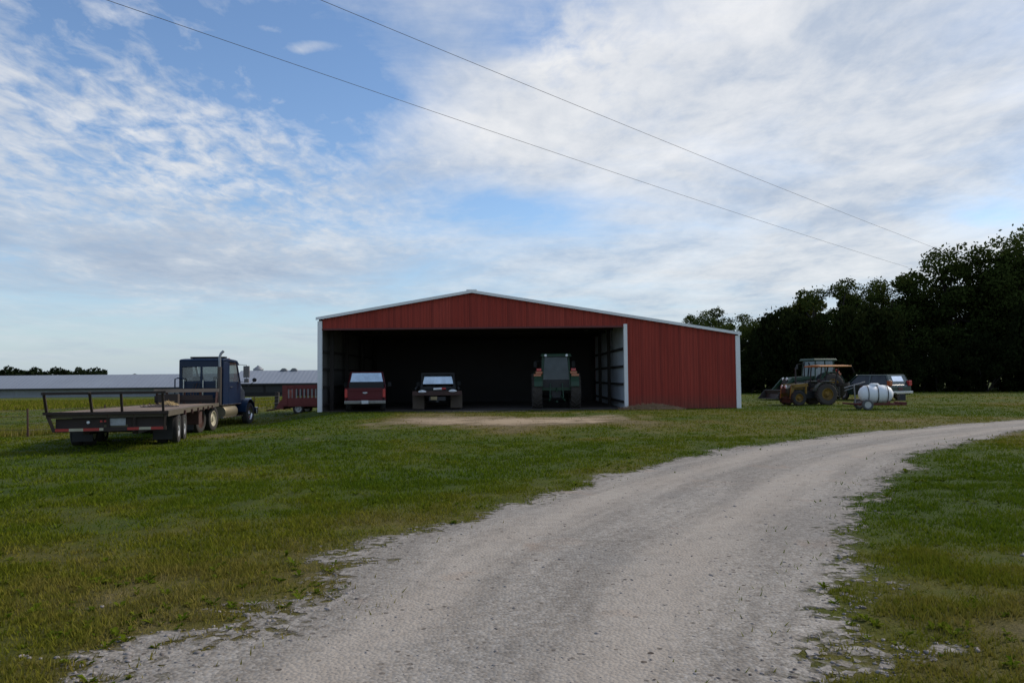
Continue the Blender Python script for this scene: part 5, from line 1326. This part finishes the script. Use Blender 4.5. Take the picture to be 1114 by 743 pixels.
def make_tree(name, label, seed, h, rx, zc, ncl, nleaf, leaf, m, group=None, loc=(0, 0, 0), shape=1.0):
    rng = random.Random(seed)
    t = thing(name, label, 'tree', loc, 0, group)
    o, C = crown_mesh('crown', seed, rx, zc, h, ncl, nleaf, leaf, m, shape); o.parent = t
    b = MB(); tr = h * .022 + .05
    top = h * .72
    sway = [(0, 0, -.2), (rng.uniform(-.1, .1), rng.uniform(-.1, .1), top * .35), (rng.uniform(-.3, .3), rng.uniform(-.3, .3), top * .7), (rng.uniform(-.4, .4), rng.uniform(-.4, .4), top)]
    b.tube(sway, [tr * 1.25, tr, tr * .7, tr * .25], 8)
    for k in range(min(14, len(C))):
        c = C[int(k * len(C) / 14)]
        f = min(.95, max(.25, (c[2] * .75) / top)); q = min(2, int(f * 3)); a = Vector(sway[q]).lerp(Vector(sway[q + 1]), f * 3 - q)
        midp = (a + Vector(c)) / 2 + Vector((0, 0, -.25))
        b.tube([a, midp, Vector(c)], [tr * .42, tr * .28, tr * .08], 5)
    b.build('trunk', BARK, t)
    return t

GW = 'trees of the dark wood behind the parked machinery'
LW = 'dark leafy tree standing in the unbroken wood behind the parked machinery'
protos = []
specs = [(21, 12, 4.0, 1.2, 34, 12500, .135), (22, 12, 3.4, 1.6, 30, 11000, .135), (23, 12, 4.4, .9, 38, 14000, .135), (24, 12, 3.0, 2.0, 26, 9500, .135), (25, 12, 3.8, .6, 34, 13000, .14)]
# (px, top py, depth, proto, label)
front = [
    (750, 341, 92, 2, 'dark round tree lowest of the crowns showing over the barn roof'),
    (786, 334, 92, 2, 'dark tree rising above the right end of the barn roof'),
    (823, 352, 84, 4, 'short dark tree filling the dip beside the white barn corner'),
    (852, 333, 80, 2, None), (884, 306, 77, 1, None), (918, 297, 76, 3, None), (944, 308, 77, 0, None), (968, 290, 76, 1, None),
    (1003, 293, 75, 2, None), (1030, 268, 75, 0, None), (1062, 264, 74, 3, None), (1090, 274, 73, 2, None), (1118, 246, 72, 0, 'tallest tree of the wood cut by the right edge of the view'),
    (1160, 240, 72, 2, None), (1215, 250, 71, 1, None), (1270, 245, 70, 0, None)]
def place_tree(px, py, d, k, label, jit=True):
    q = at(px, py, d); zt = q.z; g = hz(q.x, d)
    s = (zt - g) / 12.0
    lb = label or LW; gr = None if label else GW
    rz = random.uniform(0, 6.28)
    sw = s * random.uniform(.95, 1.15)
    sc = (max(sw, .62), max(sw, .62), s)
    if k not in PR:
        sd, h, rx, zc, nc, nl, lf = specs[k]
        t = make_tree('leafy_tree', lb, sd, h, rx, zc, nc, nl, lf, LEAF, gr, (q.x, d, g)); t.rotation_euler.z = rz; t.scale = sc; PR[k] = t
        return t
    t = dup(PR[k], (q.x, d, g), rz, sc, lb)
    if gr: t['group'] = gr
    elif 'group' in t: del t['group']
    return t
PR = {}
for f in front: place_tree(*f)
# second and third rows close the wood
for px, py, d, k in [(800, 362, 98, 2), (838, 358, 92, 1), (862, 345, 88, 4), (900, 322, 88, 2), (932, 318, 87, 4), (958, 315, 86, 0), (988, 308, 86, 4), (1018, 296, 85, 2), (1046, 288, 84, 4), (1078, 284, 84, 1), (1104, 270, 82, 4), (1140, 262, 82, 0), (1190, 262, 80, 2), (1245, 262, 80, 4)]:
    place_tree(px, py + 14, d, k, None)
place_tree(768, 339, 96, 0, 'dark tree between the two crowns over the barn roof')
place_tree(806, 341, 88, 2, None); place_tree(828, 347, 78, 0, None)
yt = make_tree('leafy_tree', 'tree with yellow green top standing out in the dark wood', 77, 12, 3.0, 2.2, 26, 6000, .15, LEAFY)
q = at(874, 316, 79); yt.location = (q.x, 79, hz(q.x, 79)); s_ = (q.z) / 12; yt.scale = (s_, s_, s_)

# understorey shrubs along the wood edge
SH = None
LS = 'dark shrub at the foot of the wood behind the machinery'
GS = 'shrubs along the foot of the wood'
for k in range(30):
    px = 800 + k * 17 + random.uniform(-6, 6); d = 70.5 - (px - 800) * .014 + random.uniform(-1, 1.6); x = xat(px, d)
    s = random.uniform(.6, 1.6)
    if SH is None:
        SH = thing('shrub', LS, 'shrub', (x, d, hz(x, d)), 0, GS)
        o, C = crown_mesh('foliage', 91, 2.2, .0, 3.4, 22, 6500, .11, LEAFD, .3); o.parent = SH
        b = MB()
        for q_ in range(6): b.tube([(0, 0, -.1), tuple(C[q_] * .5), tuple(C[q_])], [.05, .04, .015], 5)
        b.build('stem', BARK, SH)
    else: dup(SH, (x, d, hz(x, d)), random.uniform(0, 6.28), (s, s, s * random.uniform(.6, 1.7)), LS)

# far tree belt on the left
FT = None
LF = 'distant dark tree in the belt beyond the long grey poultry roof'
GF = 'trees of the far belt on the left'
fl_ = [(-6 + 5.2 * k, 399 + 2.6 * math.sin(k * 1.3) + (.12 * k) + random.uniform(-1.2, 1.2)) for k in range(21)] + [(100, 399), (106, 398.2), (111, 400.5)]
for px, py in fl_:
    d = random.uniform(395, 430); q = at(px, py, d); g_ = hz(q.x, d); s = (q.z - g_) / 12
    lb = LF
    if FT is None:
        FT = make_tree('belt_tree', lb, 55, 12, 4.0, .4, 26, 2600, .42, LEAFFAR, GF, (q.x, d, g_), .5); FT.scale = (s, s, s)
    else: dup(FT, (q.x, d, g_), random.uniform(0, 6.28), (s * random.uniform(.8, 1.1), s, s), lb)
q = at(146, 406, 420); s = .62
t = dup(FT, (q.x, 420, q.z - 12 * s), 1.0, (s * 1.4, s, s), 'lone far treetop just showing over the grey poultry roof beside the belt'); del t['group']

# ------------------------------------------------------------------ overhead wires
def cable(name, label, A, B, ext0, ext1, sag):
    A = Vector(A); B = Vector(B); v = B - A
    a = A - v * ext0; b = B + v * ext1
    pts = []
    for k in range(41):
        s = k / 40; p_ = a.lerp(b, s)
        tt = ext0 / (1 + ext0 + ext1); t2 = (1 + ext0) / (1 + ext0 + ext1)
        p_.z -= sag * (1 - ((s - .5) / .5) ** 2) - 0
        pts.append(p_)
    # put the sagging line back through A and B
    def zat(s): return sag * (1 - ((s - .5) / .5) ** 2)
    s0 = ext0 / (1 + ext0 + ext1); s1 = (1 + ext0) / (1 + ext0 + ext1)
    for k, p_ in enumerate(pts):
        s = k / 40; w = (s - s0) / (s1 - s0); p_.z += zat(s0) * (1 - w) + zat(s1) * w
    m = MB(); m.tube(pts, .010, 6); o = m.build(name, CABLE); return tag(o, label, 'power line')
cable('overhead_wire', 'lower of the two thin overhead wires, nearer the barn roof', at(115, 0, 25.6), at(955, 281, 74), .35, .12, .35)
cable('overhead_wire', 'upper of the two thin overhead wires, further to the right', at(348, 0, 27.5), at(1020, 271, 76), .35, .12, .35)

# ------------------------------------------------------------------ sky and light
SUN_EL, SUN_ROT = R(38), R(68)
w = bpy.data.worlds.new('World'); SC.world = w; w.use_nodes = True
nt = w.node_tree; nt.nodes.clear()
out = N(nt, 'ShaderNodeOutputWorld')
sky = N(nt, 'ShaderNodeTexSky'); sky.sky_type = 'NISHITA'; sky.sun_disc = False; sky.sun_elevation = SUN_EL; sky.sun_rotation = SUN_ROT
sky.air_density = 1.0; sky.dust_density = .3; sky.ozone_density = 4.5
b1 = N(nt, 'ShaderNodeBackground'); b1.inputs[1].default_value = .155; L(nt, sky.outputs[0], b1.inputs[0])
tc = N(nt, 'ShaderNodeTexCoord'); D = tc.outputs['Generated']
sep = N(nt, 'ShaderNodeSeparateXYZ'); L(nt, D, sep.inputs[0])
X_, Y_, Z_ = sep.outputs
zc = math_(nt, 'ADD', math_(nt, 'MAXIMUM', Z_, 0.0), .10)
q3 = N(nt, 'ShaderNodeCombineXYZ'); L(nt, math_(nt, 'DIVIDE', X_, zc), q3.inputs[0]); L(nt, math_(nt, 'DIVIDE', Y_, zc), q3.inputs[1])
Q = q3.outputs[0]
def mapped(scale, rot=0, loc=(0, 0, 0)):
    mp = N(nt, 'ShaderNodeMapping'); mp.inputs['Scale'].default_value = scale; mp.inputs['Rotation'].default_value = (0, 0, rot); mp.inputs['Location'].default_value = loc
    L(nt, Q, mp.inputs[0]); return mp.outputs[0]
def lobe(px, py, ax, ay, amp):
    """soft patch of cover centred on a compass direction / elevation"""
    v = (CAM_ROT @ Vector(((px - PW / 2) / FPX, (PH / 2 - py) / FPX, -1))).normalized()
    az = math.atan2(v.x, v.y); el = math.asin(v.z)
    da = math_(nt, 'DIVIDE', math_(nt, 'SUBTRACT', AZ, az), ax / FPX)
    de = math_(nt, 'DIVIDE', math_(nt, 'SUBTRACT', EL, el), ay / FPX)
    r2 = math_(nt, 'ADD', math_(nt, 'MULTIPLY', da, da), math_(nt, 'MULTIPLY', de, de))
    return math_(nt, 'MULTIPLY', math_(nt, 'EXPONENT', math_(nt, 'MULTIPLY', r2, -1)), amp)
AZ = math_(nt, 'ARCTAN2', X_, Y_); EL = math_(nt, 'ARCSINE', Z_)
def total(items):
    s = items[0]
    for i in items[1:]: s = math_(nt, 'ADD', s, i)
    return s
big = noise(nt, mapped((.75, .5, 1), .3, (3.1, 1.7, 0)), 1, 8, .62, .5)
streak = noise(nt, mapped((.7, 1.1, 1), -.35, (7, 2, 0)), 1.2, 9, .64, .6)
mack = noise(nt, mapped((13, 7.5, 1), .45, (1, 4, 0)), 1, 5, .6, .35)
cover = total([math_(nt, 'MULTIPLY', math_(nt, 'SUBTRACT', big, .5), 1.45), math_(nt, 'MULTIPLY', math_(nt, 'SUBTRACT', streak, .5), 1.15),
               lobe(870, 90, 300, 190, .62), lobe(560, 160, 150, 75, .34), lobe(760, 290, 330, 38, .36), lobe(70, 180, 170, 95, .24), lobe(180, 275, 300, 40, .34), lobe(1040, 150, 200, 200, .2),
               lobe(390, 90, 110, 60, -.24), lobe(560, 30, 70, 35, -.34), lobe(1060, 240, 70, 20, -.25), lobe(560, 225, 90, 25, -.26), lobe(330, 150, 150, 60, -.10), lobe(120, 20, 150, 40, -.05), lobe(690, 247, 140, 12, -.24), lobe(940, 180, 130, 14, -.22), lobe(330, 20, 90, 25, -.1),
               lobe(200, 360, 400, 35, -.05), lobe(345, 49, 20, 5, .42), lobe(325, 55, 20, 5, .42), lobe(292, 32, 16, 4, .3)])
cover = math_(nt, 'ADD', cover, .40)
mk = total([lobe(110, 110, 210, 140, .68), lobe(640, 60, 80, 60, .6), lobe(300, 200, 160, 80, .35)])
cover = math_(nt, 'ADD', cover, math_(nt, 'MULTIPLY', math_(nt, 'MULTIPLY', math_(nt, 'SUBTRACT', mack, .5), 2.4), mk))
cov = ramp(nt, cover, [(.22, (0, 0, 0)), (.45, (.33, .33, .33)), (.7, (.70, .70, .70)), (1.05, (.93, .93, .93))]).outputs[0]
shade = noise(nt, mapped((1.8, 1.4, 1), .2, (9, 5, 0)), 1, 7, .62, .3)
sh = total([math_(nt, 'MULTIPLY', math_(nt, 'SUBTRACT', shade, .5), 2.1), math_(nt, 'MULTIPLY', math_(nt, 'SUBTRACT', mack, .5), .5), lobe(200, 285, 330, 48, -.42), lobe(940, 60, 200, 60, -.16), lobe(1040, 175, 140, 30, -.16), lobe(700, 150, 160, 80, .12), lobe(760, 300, 300, 30, .10)])
sh = math_(nt, 'ADD', sh, .62)
cc = ramp(nt, sh, [(0, (.38, .46, .60)), (.35, (.52, .585, .69)), (.65, (.73, .755, .795)), (1.0, (.90, .90, .905))]).outputs[0]
b2_ = N(nt, 'ShaderNodeBackground'); b2_.inputs[1].default_value = 1.0; L(nt, cc, b2_.inputs[0])
mx = N(nt, 'ShaderNodeMixShader'); L(nt, cov, mx.inputs[0]); L(nt, b1.outputs[0], mx.inputs[1]); L(nt, b2_.outputs[0], mx.inputs[2])
b3 = N(nt, 'ShaderNodeBackground'); b3.inputs[0].default_value = (.44, .54, .635, 1)
hzf = math_(nt, 'MULTIPLY', math_(nt, 'EXPONENT', math_(nt, 'MULTIPLY', math_(nt, 'MAXIMUM', EL, 0.0), -11)), .9)
mx2 = N(nt, 'ShaderNodeMixShader'); L(nt, hzf, mx2.inputs[0]); L(nt, mx.outputs[0], mx2.inputs[1]); L(nt, b3.outputs[0], mx2.inputs[2])
L(nt, mx2.outputs[0], out.inputs[0])

sl = bpy.data.lights.new('sun', 'SUN'); sl.energy = 3.0; sl.angle = R(12); sl.color = (1, .90, .77)
so = bpy.data.objects.new('sun', sl); COL.objects.link(so)
dirv = Vector((math.sin(SUN_ROT) * math.cos(SUN_EL), math.cos(SUN_ROT) * math.cos(SUN_EL), math.sin(SUN_EL)))
so.rotation_euler = dirv.to_track_quat('Z', 'Y').to_euler(); so.location = (40, 10, 40)

cam = bpy.data.cameras.new('camera'); co = bpy.data.objects.new('camera', cam); COL.objects.link(co)
cam.sensor_width = 36; cam.lens = FPX / PW * 36; cam.clip_end = 3000; cam.clip_start = .1
co.matrix_world = Matrix.Translation((0, 0, CAM_Z)) @ CAM_ROT.to_4x4()
SC.camera = co
SC.view_settings.view_transform = 'Standard'; SC.view_settings.look = 'None'; SC.view_settings.exposure = 0
SC.cycles.max_bounces = 8; SC.cycles.transparent_max_bounces = 12
